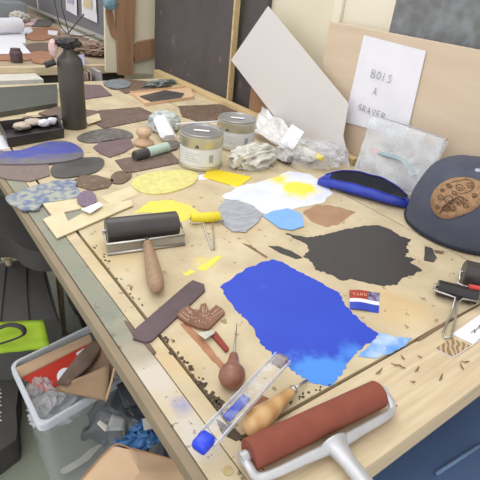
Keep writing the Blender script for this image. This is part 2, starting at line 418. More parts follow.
# ------------------------------------------------------------------ workbench
bench = root('workbench', (0.75, 1.3, 0), 'long wooden workbench with pine rails and worn grey left edge', 'workbench')
FX0, FX1, FY0, FY1 = .212, 1.298, .188, 2.385
mk('tabletop', box((FX0+.006, FY0+.006, T-.036), (FX1, FY1, T-.014)), M_dark, bench)
mk('front_rail', box((.287, FY0, T-.045), (1.298, .309, T), bev=.0015), M_pine, bench)
mk('grey_strip', box((FX0+.008, FY0, T-.032), (.2595, FY1, T), bev=.001), M_rim, bench)
mk('inner_strip', box((.261, FY0, T-.03), (.2862, FY1, T), bev=.001), M_board, bench)
mk('side_fascia', box((FX0-.008, FY0, T-.028), (FX0+.007, FY1, T-.001), bev=.002), M_fascia, bench)
mk('back_shelf', box((1.049, .313, T-.03), (1.262, FY1, T), bev=.001), M_board, bench)
mk('back_rail', box((1.263, 1.0, T-.03), (1.297, 2.5, T+.022), bev=.002), M_pine_y, bench)
for (x, y) in ((.26, .24), (.26, 2.33), (1.25, .24), (1.25, 2.33)):
    mk('leg', box((x-.035, y-.035, 0), (x+.035, y+.035, T-.037)), M_pine_y, bench)
brd = mk('drawing_board', box((.2925, .3145, T-.013), (1.0445, FY1, T), bev=.001), M_board)
tag(brd, 'pale plywood board inset in the bench, spotted and ink stained', 'board')

# ------------------------------------------------------------------ wall side: panels
ply = mk('plywood_panel', box((1.3015, -.4, .5), (1.318, 1.258, 1.275), bev=.001), M_ply); tag(ply, 'pale plywood panel standing against the wall behind the paper sign', 'panel')
gp0 = onx(389, 30, 1.35)
gp = root('notice_board', (1.36, .4, 1.3), 'grey speckled board with light edge above the plywood panel', 'board')
mk('board_face', box((1.345, -.5, 1.20), (1.36, gp0.y-.006, 2.0)), M_greypanel, gp)
mk('edge_trim', box((1.343, gp0.y-.006, 1.20), (1.36, gp0.y, 2.0)), M_creaml, gp)
cw = mk('cream_board', box((1.365, gp0.y+.001, 1.2), (1.398, 1.26, 2.2)), M_creaml); tag(cw, 'pale cream board on the wall above left half of the plywood', 'board')
bp_ = root('chalky_blackboard', (1.31, 2.2, .2), 'tall chalky black panel with pale wooden edge standing behind the bench', 'panel')
mk('panel_face', box((1.302, 1.832, .2), (1.325, 2.565, 1.95)), M_chalk, bp_)
mk('edge_strip', box((1.300, 1.820, .2), (1.327, 1.831, 1.95)), M_pine_y, bp_)
dp = mk('narrow_blackboard', box((1.345, 1.66, .2), (1.368, 1.815, 1.95)), M_chalk); tag(dp, 'narrow dark panel between black panel and cream wall', 'panel')
dk = mk('wooden_offcut', box((1.3, 1.5, .70), (1.34, 1.655, 1.0)), M_darkwood); tag(dk, 'brown wooden offcut behind the rail under the grey sheet', 'offcut')
# leaning translucent sheet
Pb, nl = V((1.235, 1.3, T)), V((-1, 0, .12)).normalized()
sp = [onpl(268, 6, Pb, nl), onpl(231, 60, Pb, nl), onpl(286, 132, Pb, nl), onpl(352, 176, Pb, nl), onpl(343, 136, Pb, nl), onpl(348.5, 103.5, Pb, nl)]
b_ = bmesh.new(); f1 = [b_.verts.new(p) for p in sp]; f2 = [b_.verts.new(p-nl*.002) for p in sp]
b_.faces.new(f1); b_.faces.new(list(reversed(f2)))
for i in range(6): b_.faces.new([f1[i], f2[i], f2[(i+1) % 6], f1[(i+1) % 6]])
tag(mk('plastic_sheet', b_, M_sheetgrey), 'large translucent grey plastic sheet leaning on its corner against the cream wall', 'sheet')
# paper sign with handwriting
sx = XW-.001
q = [onx(364, 35, sx), onx(426, 51, sx), onx(406, 138, sx), onx(344, 122, sx)]
sign = root('paper_sign', q[3], 'white sheet of paper with pencil writing taped on plywood panel', 'sign')
mk('sheet', plane_quad(q, .001, (-1, 0, 0), sub=10, amp=.0012, seed=3), M_white, sign)
ex = (q[1]-q[0]).normalized(); ey = (q[0]-q[3]).normalized(); nx = V((-.004, 0, 0))
for wd_, px_, w_, g_ in (('BOIS', (371.5, 77), .0175, .25), ('A', (373.5, 94), .016, .25), ('GRAVER', (358.5, 109.5), .0150, .35)):
    mk('handwritten_word', write(wd_, onx(*px_, sx)+nx, ex, ey, w_, g_, .0008), M_ink, sign)

# ------------------------------------------------------------------ far partition and far table
post = root('wooden_partition', (1.2, 2.66, T), 'brown and cream wooden partition upright at the far end of bench', 'partition')
Yp = 2.62
def ony(x, y, Y): d = ray(x, y); return CAM + d*(Y/d.y)
def yq(px, Y, th):
    P = [ony(x, y, Y) for x, y in px]; b = bmesh.new(); A = [b.verts.new(p) for p in P]; B = [b.verts.new(p+V((0, th, 0))) for p in P]
    b.faces.new(A); b.faces.new(list(reversed(B)))
    for i in range(len(P)): b.faces.new([A[i], B[i], B[(i+1) % len(P)], A[(i+1) % len(P)]])
    return b
mk('backing_board', yq([(104, -60), (156, -60), (154, 74), (106, 72)], Yp+.035, .02), M_cream, post)
mk('brown_upright', yq([(116, -60), (138, -60), (133, 76), (119, 75)], Yp, .03), M_darkwood, post)
mk('curved_brace', yq([(133, 48), (140, 42), (155, 39), (156, 56), (144, 60), (135, 62)], Yp+.005, .028), M_darkwood, post)
mk('leaf_inlay', yq([(107, 0), (112, 10), (116, 26), (118, 42), (112, 36), (108, 24), (106, 12)], Yp+.02, .012), M_darkwood, post)
cl = mk('blue_cloth', crumple(ony(110, 3, Yp-.02), (.035, .015, .03), seed=4), mat('blue cloth', '6d8fa3', '8fb0bb', sc=30, rough=.8), smooth=True)
tag(cl, 'faded blue cloth hanging on the far wooden partition', 'cloth')

ft = root('far_workbench', (.8, 4.2, 0), 'second workbench beyond the first, covered in papers', 'workbench')
mk('tabletop', box((-.6, 2.80, T-.04), (1.35, 6.2, T-.002)), mat('far bench top', 'b9a88c', 'a3927a', sc=5, rough=.7), ft)
mk('front_rail', box((-.6, 2.755, T-.045), (1.29, 2.799, T), bev=.002), M_pine, ft)
mk('apron', box((-.6, 2.775, T-.2), (1.2, 2.795, T-.046)), M_dark, ft)
for x, y in ((-.5, 2.85), (1.2, 2.85), (-.5, 6.1), (1.2, 6.1)):
    mk('leg', box((x-.03, y-.03, 0), (x+.03, y+.03, T-.041)), M_pine_y, ft)
gw = root('grey_wall_board', (1.37, 4.5, T), 'long grey board on the wall behind far workbench', 'board')
mk('board_face', box((1.365, 2.75, T+.03), (1.385, 7.5, 2.1)), M_greywall, gw)
s1, s2 = onx(37, 0, 1.36), onx(38, 14, 1.36)
mk('seam_strip', box((1.36, s1.y-.012, T+.05), (1.3645, s1.y+.012, 2.1)), M_creaml, gw)
mk('foot_strip', box((1.36, 2.75, T+.03), (1.3645, 7.5, T+.055)), mat('pale edge', 'b4b2ac'), gw)
def hung(px, lab, pm):
    P = [onx(x, y, 1.352) for x, y in px]; r_ = root('pinned_paper', P[3], lab, 'paper', 'papers pinned on the grey board')
    mk('sheet', plane_quad(P, .001, (-1, 0, 0), sub=6, amp=.004, seed=px[0][0]), M_white, r_)
    c = (P[0]+P[1]+P[2]+P[3])/4; e = P[1]-P[0]; g = P[3]-P[0]
    mk('printed_picture', plane_quad([P[0]+e*.2+g*.35-V((.006, 0, 0)), P[0]+e*.8+g*.35-V((.006, 0, 0)), P[0]+e*.8+g*.7-V((.006, 0, 0)), P[0]+e*.2+g*.7-V((.006, 0, 0))], .001, (-1, 0, 0)), pm, r_)
hung([(65, -18), (76, -15), (77, 16), (66, 10)], 'smaller white paper pinned on grey board, left of the two', mat('lilac print', 'b9b6cc', rough=.8))
hung([(81, -20), (95, -16), (97, 23), (82, 16)], 'larger white paper with yellow print pinned on grey board', mat('yellow print', 'd8c777', 'cfc9c0', sc=30, rough=.8))

def tsheet(name, px, m_, label, cat, z=0, th=.004, group=None, sm=0, jag=0): return sheet(name, px, m_, z, th, label, cat, group, sm=sm, jag=jag)
tsheet('paper_sheet', [(-8, 31), (31, 27), (33, 31), (25, 36), (26, 43), (-8, 46)], M_white, 'large white paper on far bench, farther of two', 'paper', group='white papers on far bench')
tsheet('paper_sheet', [(-8, 44), (21, 42), (31, 53), (-8, 54)], M_white, 'white paper near the edge of far bench', 'paper', z=.006, group='white papers on far bench')
tsheet('brown_folder', [(-8, 53), (31, 53.5), (30, 60), (-8, 60)], M_rust, 'brown card folder under white paper on far bench', 'folder')
tsheet('grey_print', [(38, 19), (54, 19), (50, 26), (31, 26)], M_greybr, 'dark grey print lying at back of far bench', 'print')
tsheet('paper_sheet', [(30, 19), (39, 18), (33, 25), (25, 25)], M_pink, 'small pinkish paper at back of the far bench', 'paper', group='white papers on far bench')
tsheet('brown_print', [(29, 29), (52, 27), (60, 33), (44, 40), (26, 38)], M_rust, 'rust brown print on far bench beside white papers', 'print', sm=3)
tsheet('paper_sheet', [(48, 30), (58, 31), (57, 35), (48, 34)], M_white, 'tiny white paper scrap on rust brown print', 'paper', z=.005, group='white papers on far bench')
tsheet('dark_print', [(27, 44), (50, 43), (52, 51), (30, 51)], M_brownp, 'dark brown print on far bench near bottle', 'print', sm=3)
tsheet('brown_print', [(30, 52), (52, 52), (50, 62), (33, 62)], M_rust, 'rust brown print on near edge of far bench', 'print', z=.001, sm=2, jag=.004)
tsheet('paper_sheet', [(62, 22), (104, 38), (96, 45), (60, 30)], M_offwhite, 'pale crumpled paper along wall at back of far bench', 'paper', group='white papers on far bench', jag=.01)
for i, (px, py, sx_, sy_, sz, mm, lab) in enumerate([(94, 53, .13, .16, .035, M_clutter, 'mottled grey brown crumpled paper heap at right end of far bench'),
        (74, 45, .1, .2, .03, M_clutter, 'mottled brown crumpled paper heap behind the black bottle'), (20, 21, .07, .1, .04, M_offwhite, 'yellowish crumpled bag at back of far bench')]):
    P = at(px, py); tag(mk('crumpled_paper', crumple(P+V((0, 0, sz*.8)), (sx_, sy_, sz), .35, 3, i, zmin=T+.001), mm, smooth=True, auto=.5), lab, 'paper')
P = at(8, 24); tag(mk('paper_roll', tube([at(-10, 26, T+.06), at(20, 25, T+.06)], .05, seg=16), M_white, smooth=True, auto=.6), 'white roll of paper at back of far bench', 'roll')
P = at(5, 15); tag(mk('storage_box', box((P.x-.28, P.y-.3, T-.001), (P.x+.12, P.y+.3, T+.13), bev=.01), mat('blue grey box', '93989c', rough=.6)), 'blue grey box at far left back of far bench', 'box')
for i, (px, py, c, lab) in enumerate([(38, 70, 'b58f6c', 'brown'), (42, 74, '9a4a3a', 'red'), (47, 70, '8c93a8', 'blue grey'), (33, 73, '8a8268', 'olive')]):
    P = at(px, py+6, T-.25)
    tag(mk('magazine', box((P.x-.009, 2.63, T-.35), (P.x+.009, 2.752, T-.01)), mat(lab+' magazine', c, 'd6cfc4', sc=18, contrast=.3)), lab + ' magazine spine standing in front of the far bench', 'magazine', 'magazines in front of far bench')
P = at(12, 66); tag(mk('cream_box', box((P.x-.45, 2.60, T-.35), (P.x+.10, 2.75, T-.03)), M_offwhite), 'pale cream box between the two benches', 'box')
P = at(17, 62); tag(mk('dark_jar', lathe(P, (0, 0, 1), [(0, .03), (.05, .033), (.06, .026), (.07, .026)]), M_purple, smooth=True, auto=.6), 'small dark jar on near edge of far bench', 'jar')
P = at(85, 63); 
tsheet('lilac_card', [(78, 55), (84, 54), (85, 65), (79, 65)], mat('lilac card', 'a5a0c0', rough=.7), 'small lilac card on far bench right of bottle', 'card', z=.03)

# ------------------------------------------------------------------ flat things on the bench, far to near
tag(sheet('portfolio', [(-12, 88), (57, 84), (57, 103), (-12, 114)], mat('dark grey portfolio', '54564f', '45463f', sc=6, rough=.5, contrast=.5), .0, .02), 'dark grey flat portfolio at far left of the bench', 'portfolio')
tag(sheet('paper_scrap', [(26, 105), (58, 100), (57, 112), (26, 116)], M_creamb, 0, .002), 'cream paper square behind the black tray', 'paper')
sheet('lino_plate', [(38, 113), (57, 106), (100, 111), (86, 121), (62, 119)], M_brownp, .004, .003, 'dark brown flat plate partly behind black bottle', 'plate', sm=0)
sheet('paper_scrap', [(84, 118), (99, 113), (101, 120), (88, 124)], M_creamb, .008, .002, 'cream torn scrap right of the black bottle', 'paper')
sheet('lino_plate', [(80, 84), (101, 85), (112, 95), (84, 99)], M_mauve, 0, .004, 'mauve brown plate at far end right of bottle', 'plate')
G = 'lino printing plates laid on the bench'
sheet('lino_plate', [(88, 115), (130, 108), (152, 120), (101, 130), (86, 124)], M_brownp2, 0, .004, 'brown square plate behind grey textured plate', 'plate', G, jag=.001) if False else None
sheet('lino_plate', [(84, 115), (100, 110), (140, 107), (153, 113), (148, 119), (104, 128), (97, 124)], M_brownp, .0, .004, 'long dark brown rectangle plate left of white lace cloth', 'plate', G)
sheet('carved_plate', [(77, 137), (90, 131), (112, 128), (128, 131), (133, 137), (118, 140), (100, 142), (84, 142)], M_greybr, 0, .004, 'grey textured oval plate nearest right of bottle base', 'plate', G, sm=4)
sheet('lino_plate', [(93, 147), (102, 141), (118, 138), (130, 138), (134, 146), (124, 152), (110, 157), (100, 153)], M_mauve, 0, .004, 'mauve plate with ragged outline above dark brown dots plate', 'plate', G, sm=0, jag=.002)
sheet('lino_plate', [(115, 160), (168, 149), (181, 162), (126, 173)], M_brownp, 0, .004, 'dark brown rectangular plate under mint marker', 'plate', G)
sheet('lino_plate', [(151, 148), (176, 140), (181, 143), (177, 148), (160, 153)], M_greybr, .005, .003, 'small dark grey plate beside tin and marker', 'plate', G)
sheet('inked_plate', [(-8, 152), (20, 150), (46, 142), (66, 141), (80, 147), (83, 154), (76, 159), (48, 163), (14, 164), (-8, 162)], M_blueplate, .004, .004, 'large plate inked blue in front of black tray', 'plate', G, sm=3, jag=.0012)
sheet('lino_plate', [(-8, 160), (20, 163), (48, 162), (50, 175), (30, 181), (8, 179), (-8, 174)], M_greymauve, 0, .004, 'grey mauve striped plate half under the blue inked plate', 'plate', G)
sheet('inked_plate', [(51, 168), (56, 163), (70, 159), (95, 157), (104, 160), (102, 167), (92, 173), (70, 177), (56, 177), (51, 173)], M_black, 0, .004, 'black inked oval plate right of blue inked plate', 'plate', G, sm=4)
sheet('lino_plate', [(73, 180), (82, 175), (97, 175), (114, 180), (108, 187), (92, 190), (78, 186)], M_brownp2, 0, .004, 'small brown hexagonal plate below black oval plate', 'plate', G, jag=.001)
sheet('lino_plate', [(111, 176), (118, 171), (130, 172), (131, 177), (122, 183), (112, 182)], M_brownp2, 0, .004, 'small round brown plate touching the ragged dark plate', 'plate', G, sm=4)
sheet('lino_plate', [(94, 178), (104, 176), (113, 180), (110, 188), (98, 190), (84, 186)], M_brownp, .004, .003, 'dark ragged brown plate between small brown plates', 'plate', G, jag=.002) if False else None
sheet('lino_plate', [(96, 160), (103, 158), (104, 163), (99, 166)], M_brownp, .004, .003, 'tiny', 'plate') if False else None
sheet('carved_plate', [(5, 198), (22, 190), (40, 184), (62, 179), (74, 180), (78, 189), (82, 196), (62, 200), (42, 203), (40, 208), (26, 210), (14, 205)], M_carve, .004, .004, 'blue grey deeply carved plate overhanging left bench edge', 'plate', G, sm=2, jag=.005, jk=2)
sheet('cream_lino', [(42, 203), (76, 196), (104, 204), (131, 200), (133, 205), (57, 238), (43, 219), (52, 215)], M_creamb, .003, .003, 'cream sheet with triangular cut-out beside grey strip', 'sheet', holes=[[(64, 212), (82, 208), (86, 211), (68, 221)]])
sheet('cream_lino', [(40, 186), (100, 190), (128, 185), (139, 192), (100, 200), (78, 202)], M_creamb, .0, .002, 'cream sheet under blue grey carved plate', 'sheet') if False else None
sheet('green_grey_card', [(58, 216), (84, 203), (96, 210), (66, 226)], M_greytop, .0, .0025, 'green grey card seen through the triangular cut-out', 'card')
sheet('fan_plate', [(77, 200), (80, 193), (90, 190), (96, 196), (95, 203), (84, 206)], mat('mauve striped', '8a7484', '6b5a72', sc=60, stretch=(5, 1, 1)), .009, .003, 'small mauve fan shaped plate on carved blue grey plate', 'plate', G, sm=3)
sheet('paper_label', [(81, 209), (99, 202), (103, 205), (90, 213)], M_white, .0125, .002, 'small white label on the cream cut-out sheet', 'label')
# oval yellow print plate with its tail
sheet('print_plate', [(131, 184), (139, 176), (160, 171), (186, 170), (198, 174), (192, 184), (170, 192), (146, 193)], M_yplate, 0, .004, 'pale yellow leaf shaped print plate in front of tins', 'plate', G, sm=4)
sheet('paper_scrap', [(198, 175), (206, 174), (208, 179), (198, 180)], M_white, 0, .001, 'tiny white scrap between pale yellow plate and yellow card', 'paper')
sheet('cream_lino', [(100, 197), (131, 186), (139, 194), (112, 205)], M_creamb, 0, .001, 'thin cream sheet corner left of pale yellow plate', 'sheet')
# painted papers
r_ = root('yellow_card', at(228, 177), 'bright yellow painted card with white corner in front of tins', 'card')
mk('painted_face', prism([at(x, y, T+.0022) for x, y in [(203, 177), (209, 168), (252, 177), (238, 187)]], .001), M_yel, r_)
mk('white_corner', prism([at(x, y, T+.0012) for x, y in [(230, 185), (252, 176), (246, 180), (238, 188.5)]], .001), M_white, r_)
sheet('painted_paper', [(222, 196), (238, 187), (272, 178), (290, 171), (310, 174), (326, 184), (333, 193), (322, 203), (300, 207), (270, 214), (250, 212), (230, 206)], M_whitepaint, .0, .0015, 'white painted paper with yellow blot in its middle', 'paper', jag=.004)
sheet('painted_paper', [(219, 207), (225, 199), (238, 200), (254, 206), (263, 214), (258, 222), (246, 232), (232, 231), (221, 222)], M_greypaint, .002, .001, 'streaky grey painted paper right of small yellow roller', 'paper', jag=.002)
sheet('painted_paper', [(263, 216), (272, 211), (288, 208), (302, 214), (304, 226), (292, 230), (280, 228)], M_lightblue, .002, .001, 'light blue painted paper touching black ink patch tip', 'paper', jag=.001)
# ink films
I = 'ink films rolled out on the board'
sheet('ink_film', [(220, 287), (246, 268), (272, 259), (283, 262), (300, 272), (318, 281), (330, 288), (340, 293), (344, 304), (352, 312), (362, 322), (379, 334), (372, 341), (360, 350), (350, 360), (340, 376), (330, 386), (318, 384), (302, 378), (288, 366), (275, 356), (262, 345), (255, 331), (245, 318), (238, 312), (228, 300)], M_blue_ink, 0, .0006, 'large ultramarine blue ink film rolled on the board', 'ink', jag=.0028, jk=6)
sheet('ink_film', [(358, 356), (372, 343), (380, 332), (392, 336), (412, 338), (405, 346), (392, 353), (374, 358)], M_sky_ink, .0008, .0006, 'pale blue and white smear at right corner of blue film', 'ink', jag=.002)
sheet('ink_film', [(285, 233), (305, 237), (318, 236), (330, 233), (345, 229), (362, 226), (378, 225), (392, 230), (400, 236), (411, 239), (406, 246), (409, 252), (404, 256), (416, 259), (410, 262), (422, 270), (414, 275), (402, 278), (398, 284), (385, 286), (365, 282), (352, 279), (340, 280), (325, 272), (316, 270), (312, 262), (303, 256), (310, 250), (305, 243), (296, 239)], M_black_ink, 0, .0006, 'large black ink film with torn jagged right side', 'ink', jag=.003, jk=5)
sheet('ink_film', [(268, 246), (278, 246), (292, 251), (303, 258), (296, 259), (280, 253)], M_black_ink, 0, .0006, 'slim black ink sliver left of large black film', 'ink', jag=.001)
sheet('ink_film', [(242, 243), (250, 245), (268, 257), (266, 258)], mat('brown ink', '6b5340', '8c7256', sc=60), 0, .0006, 'thin brown ink streak above blue film', 'ink', jag=.0005)
sheet('ink_film', [(303, 212), (315, 205), (330, 205), (345, 209), (356, 212), (348, 217), (340, 224), (326, 227), (312, 222)], M_tanink, 0, .0005, 'tan ink smear between light blue paper and pouch', 'ink', jag=.003)
sheet('ink_film', [(134, 213), (142, 207), (150, 201), (172, 200), (190, 205), (202, 214), (188, 219), (180, 223), (170, 217), (150, 212)], M_yelink, 0, .0006, 'bright yellow ink smear behind large black roller', 'ink', jag=.003, jk=4)
sheet('ink_film', [(196, 269), (218, 255), (222, 257), (205, 271)], M_yelink, 0, .0005, 'small yellow ink streak between roller and blue film', 'ink', jag=.001)
sheet('ink_film', [(180, 270), (186, 273), (190, 269), (196, 272), (186, 276)], M_yelink, 0, .0005, 'tiny yellow ink mark near worn wooden handle', 'ink', jag=.001)
sheet('black_scrap', [(425, 246), (432, 248), (437, 258), (433, 262), (424, 260)], M_black, 0, .0015, 'small black scrap right of black ink film', 'scrap', jag=.001)
sheet('dark_sliver', [(434, 250), (444, 251), (443, 254), (436, 253)], M_brownp2, 0, .001, 'thin brown sliver beside the small black scrap', 'scrap')
# purple long plate, stamp and ink on board's left
sheet('long_plate', [(133, 338), (136, 328), (188, 283), (193, 280), (204, 284), (205, 290), (152, 340), (146, 342)], M_purple, .0, .005, 'long purple brown plate with rounded ends across left seam', 'plate', sm=0)
sp_px = [(177, 315), (181, 309), (188, 305), (193, 309), (199, 310), (201, 304), (206, 303), (209, 311), (216, 305), (222, 308), (225, 312), (216, 321), (208, 329), (198, 327), (186, 322)]
st = root('carved_stamp', at(200, 317), 'brown leaf shaped carved stamp with lobes beside purple plate', 'stamp')
mk('stamp_body', prism([at(x, y, T+.007) for x, y in sp_px], .006), M_stamp, st)
gb = bmesh.new()
for i in range(34):
    x = random.uniform(187, 216); y = random.uniform(310, 324)
    if y > 325-abs(x-201)*.35: continue
    c = at(x, y, T+.0072); lathe(c, (0, 0, 1), [(0, .0014), (.0006, .0014)], gb, seg=8)
for a_, b_2 in (((183, 312), (190, 318)), ((180, 314), (188, 321)), ((186, 308), (193, 315)), ((204, 306), (204, 313)), ((202, 307), (203, 314)), ((207, 307), (206, 313)), ((213, 314), (219, 308)), ((211, 318), (222, 311))):
    tube([at(*a_, T+.0072), at(*b_2, T+.0072)], .0009, gb, seg=6)
mk('carved_groove', gb, M_stampl, st)
sheet('ink_smear', [(180, 324), (186, 323), (203, 338), (214, 352), (226, 366), (232, 377), (222, 370), (210, 358), (198, 344)], mat('reddish brown smear', '9c6a4c', 'b58560', sc=60), 0, .0006, 'reddish brown smear running from stamp to round handle', 'ink', jag=.001)
r_ = root('craft_blade', at(212, 336), 'small craft blade with steel edge and dark red handle', 'blade')
mk('blade', prism([at(x, y, T+.010) for x, y in [(197, 333), (212, 330), (215, 333), (205, 339)]], .0025), M_steel, r_)
mk('handle', prism([at(x, y, T+.006) for x, y in [(211, 334), (216, 331), (229, 348), (226, 351)]], .005), mat('dark red plastic', '8a3428'), r_)
# seam debris: flaked dark paint
random.seed(11)
fl = []
for i in range(34):
    t = i/34; x = 166+t*62+random.uniform(-4, 4); y = 338+t*80+random.uniform(-5, 3)
    fl.append((x, y, random.uniform(.8, 2.2)*(1+t)))
for i in range(26): fl.append((random.uniform(92, 160), -1, random.uniform(.5, 1.3)))
for i in range(30): fl.append((random.uniform(228, 330), 0, random.uniform(.6, 1.6)))
b_ = bmesh.new()
for x, y, s in fl:
    if y == -1: y = 244+(x-92)*1.25+random.uniform(-6, 4)
    if y == 0: y = 432-(x-228)*.44+random.uniform(-6, 0)
    c = [(x+s*math.cos(a)*random.uniform(.6, 1.3), y+s*.8*math.sin(a)*random.uniform(.6, 1.3)) for a in [k*math.pi/3 for k in range(6)]]
    prism([at(u, v, T+.0008) for u, v in c], .0006, b_)
tag(mk('paint_flakes', b_, M_soot), 'dark flakes and crumbs scattered along the board seams', 'debris', kind='stuff')
for i, (x, y, a, l) in enumerate([(396, 364, .2, 10), (402, 366, .5, 8), (417, 369, 2.2, 7), (379, 371, 2.4, 9), (441, 377, 2.0, 8), (403, 357, 0.9, 6), (465, 361, .0, 9), (462, 366, 1.1, 8), (413, 381, .1, 5), (395, 404, .6, 6), (420, 356, .4, 5)]):
    P = [at(x-math.cos(a)*l/2, y-math.sin(a)*l/2, T+.001), at(x, y+1, T+.003), at(x+math.cos(a)*l/2, y+math.sin(a)*l/2, T+.0012)]
    where = ['between red roller and striped card', 'beside the front seam', 'near the front rail', 'by right end of red roller'][i % 4]
    tag(mk('wood_shaving', tube(P, [.0006, .0017, .0008], seg=6, flat=.35), M_shav), 'small curled brown wood shaving ' + 'on the bench front', 'shaving', 'wood shavings near the front rail')
# knots holes on corner board
for x, y, s, lab in ((217, 472, .007, 'round knot mark near front corner'),):
    tag(mk('glue_disc', lathe(at(228, 471, T), (0, 0, 1), [(0, s), (.0012, s)], seg=20), mat('tan disc', 'a89468', 'c0ac80', sc=60)), 'small round tan disc by left end of red roller frame', 'disc')
# sweet wrapper
r_ = root('sweet_wrapper', at(365, 302), 'small red white and blue foil wrapper above blue film', 'wrapper')
A, B, C_, D = [at(x, y, T+.003) for x, y in [(349.5, 290), (380, 292), (379, 312), (350, 308.5)]]
def wq(u0, u1, v0, v1, dz, sub=1):
    g = lambda u, v: A*(1-u)*(1-v)+B*u*(1-v)+C_*u*v+D*(1-u)*v+V((0, 0, dz+.002*math.sin(u*5)))
    b = bmesh.new(); n = 8; T0 = []; 
    for i in range(n+1):
        u = u0+(u1-u0)*i/n; T0.append((b.verts.new(g(u, v0)), b.verts.new(g(u, v1)), b.verts.new(g(u, v0)-V((0, 0, .001))), b.verts.new(g(u, v1)-V((0, 0, .001)))))
    for a_, c_ in zip(T0, T0[1:]):
        b.faces.new([a_[0], c_[0], c_[1], a_[1]]); b.faces.new([a_[2], a_[3], c_[3], c_[2]]); b.faces.new([a_[0], a_[2], c_[2], c_[0]]); b.faces.new([a_[1], c_[1], c_[3], a_[3]])
    b.faces.new([T0[0][0], T0[0][1], T0[0][3], T0[0][2]]); b.faces.new([T0[-1][0], T0[-1][2], T0[-1][3], T0[-1][1]])
    return b
mk('red_band', wq(0, .6, 0, .46, 0), mat('orange red print', 'b8482f', '8e3526', sc=90), r_)
mk('dark_band', wq(.6, 1, 0, .46, 0), mat('maroon print', '5a2a3c', '8b8fb8', sc=90, contrast=.2), r_)
mk('white_band', wq(0, 1, .46, .64, 0), M_white, r_)
mk('blue_band', wq(0, 1, .64, 1, 0), mat('blue foil', '3048b8', rough=.3), r_)
e1 = (B-A).normalized(); e2 = (A-D).normalized()
mk('lettering', write('CARD', A+(B-A)*.1+(D-A)*.34+V((0, 0, .003)), e1, e2, .0062, .25, .0006), mat('cream lettering', 'f0b49a'), r_)

# striped card and white paper strip at lower right
r_ = root('striped_card', at(455, 345), 'white card with brown wood grain stripes at right end of front rail', 'card')
mk('white_strip', prism([at(x, y, T+.0015) for x, y in [(452, 334), (492, 306), (500, 322), (473, 344)]], .001), M_white, r_)
mk('grain_panel', prism([at(x, y, T+.0015) for x, y in [(436, 348), (452, 338), (471, 345.5), (453, 356.5)]], .001), mat('grain stripes', 'c4ad88', '8b7355', wave=34, contrast=.5, stretch=(1, 1, 1, .9)), r_)
mk('white_border', tube([at(434.5, 348.5, T+.0018), at(453, 357.5, T+.0018), at(492, 332, T+.0018)], .0007, seg=6), M_white, r_)
mk('pencil_marks', tube([at(471, 333, T+.002), at(475, 329, T+.002), at(474, 333, T+.002), at(480, 325, T+.002), at(479, 329, T+.002)], .0005, seg=4), M_ink, r_)

# ------------------------------------------------------------------ raised things
# bottle with tools
P = at(75, 127); k = ppm(P); R_ = 11.6/k
bt = root('bottle', P, 'tall dark glass bottle standing by the tray', 'bottle')
mk('body', lathe(P, (0, 0, 1), [(0, R_*.93), (.004, R_), (.222, R_), (.236, R_*.92), (.247, R_*.68), (.257, R_*.45), (.275, R_*.38), (.277, R_*.45), (.288, R_*.45), (.29, R_*.3)], seg=40), M_bottle, bt, smooth=True, auto=.7)
top = P+V((0, 0, .285))
hd = mk('dark_rag', crumple(top+V((0, 0, .0)), (.038, .03, .016), .4, 3, 5), M_wire, smooth=True); tag(hd, 'dark rag wrapped around the neck of the bottle', 'rag')
def py_(x, y): return ony(x, y, P.y)
for i, (pp, rr, lab) in enumerate([([(68, 34), (60, 25), (54, -2)], .0016, 'thin black wire rising leftmost from the bottle neck'), ([(69, 34), (66, 22), (62, 8), (61, -4)], .0016, 'thin black wire bending upward from the bottle neck'),
        ([(68, 34), (73, 27), (84, 14)], .0022, 'dark slanting tool leaning right out of bottle'), ([(70, 36), (82, 36), (95, 35)], .0018, 'thin dark wire pointing right from the bottle neck')]):
    tag(mk('wire', tube([py_(*a_) for a_ in pp], rr, seg=6, smooth=3), M_wire), lab, 'wire')
tag(mk('cloth_bird', crumple(py_(53, 48), (.013, .012, .026), .25, 2, 8), [M_pink], smooth=True), 'small pink and white cloth shape hanging left of bottle neck', 'cloth')
tag(mk('dark_peg', tube([py_(45, 65), py_(55, 62)], .011, seg=8), M_wire), 'dark peg sticking out left of the bottle shoulder', 'peg')
# tray with lumps
q0, q1, q2, q3 = at(6, 147), at(66, 134), at(62, 122), at(3, 128)
tr = root('tray', (q0+q2)/2, 'black rectangular tray holding pale lumps', 'tray')
def tray_bm(Q, h, th, flare=.0):
    bm = bmesh.new(); c = sum(Q, V((0, 0, 0)))/4
    out0 = [p for p in Q]; out1 = [c+(p-c)*(1+flare)+V((0, 0, h)) for p in Q]
    in1 = [c+(p-c)*(1+flare)*(1-th*2)+V((0, 0, h)) for p in Q]; in0 = [c+(p-c)*(1-th*2)+V((0, 0, .004)) for p in Q]
    L_ = [[bm.verts.new(p) for p in r] for r in (out0, out1, in1, in0)]
    for a_, b_ in zip(L_, L_[1:]):
        for i in range(4): bm.faces.new([a_[i], a_[(i+1) % 4], b_[(i+1) % 4], b_[i]])
    bm.faces.new(L_[3]); bm.faces.new(list(reversed(L_[0]))); return bm
Q = [at(9, 148), at(64, 138), at(58, 124), at(0, 131)]
mk('tray_shell', tray_bm([V((p.x, p.y, T+.0005)) for p in Q], .033, .03, .04), M_tray, tr)
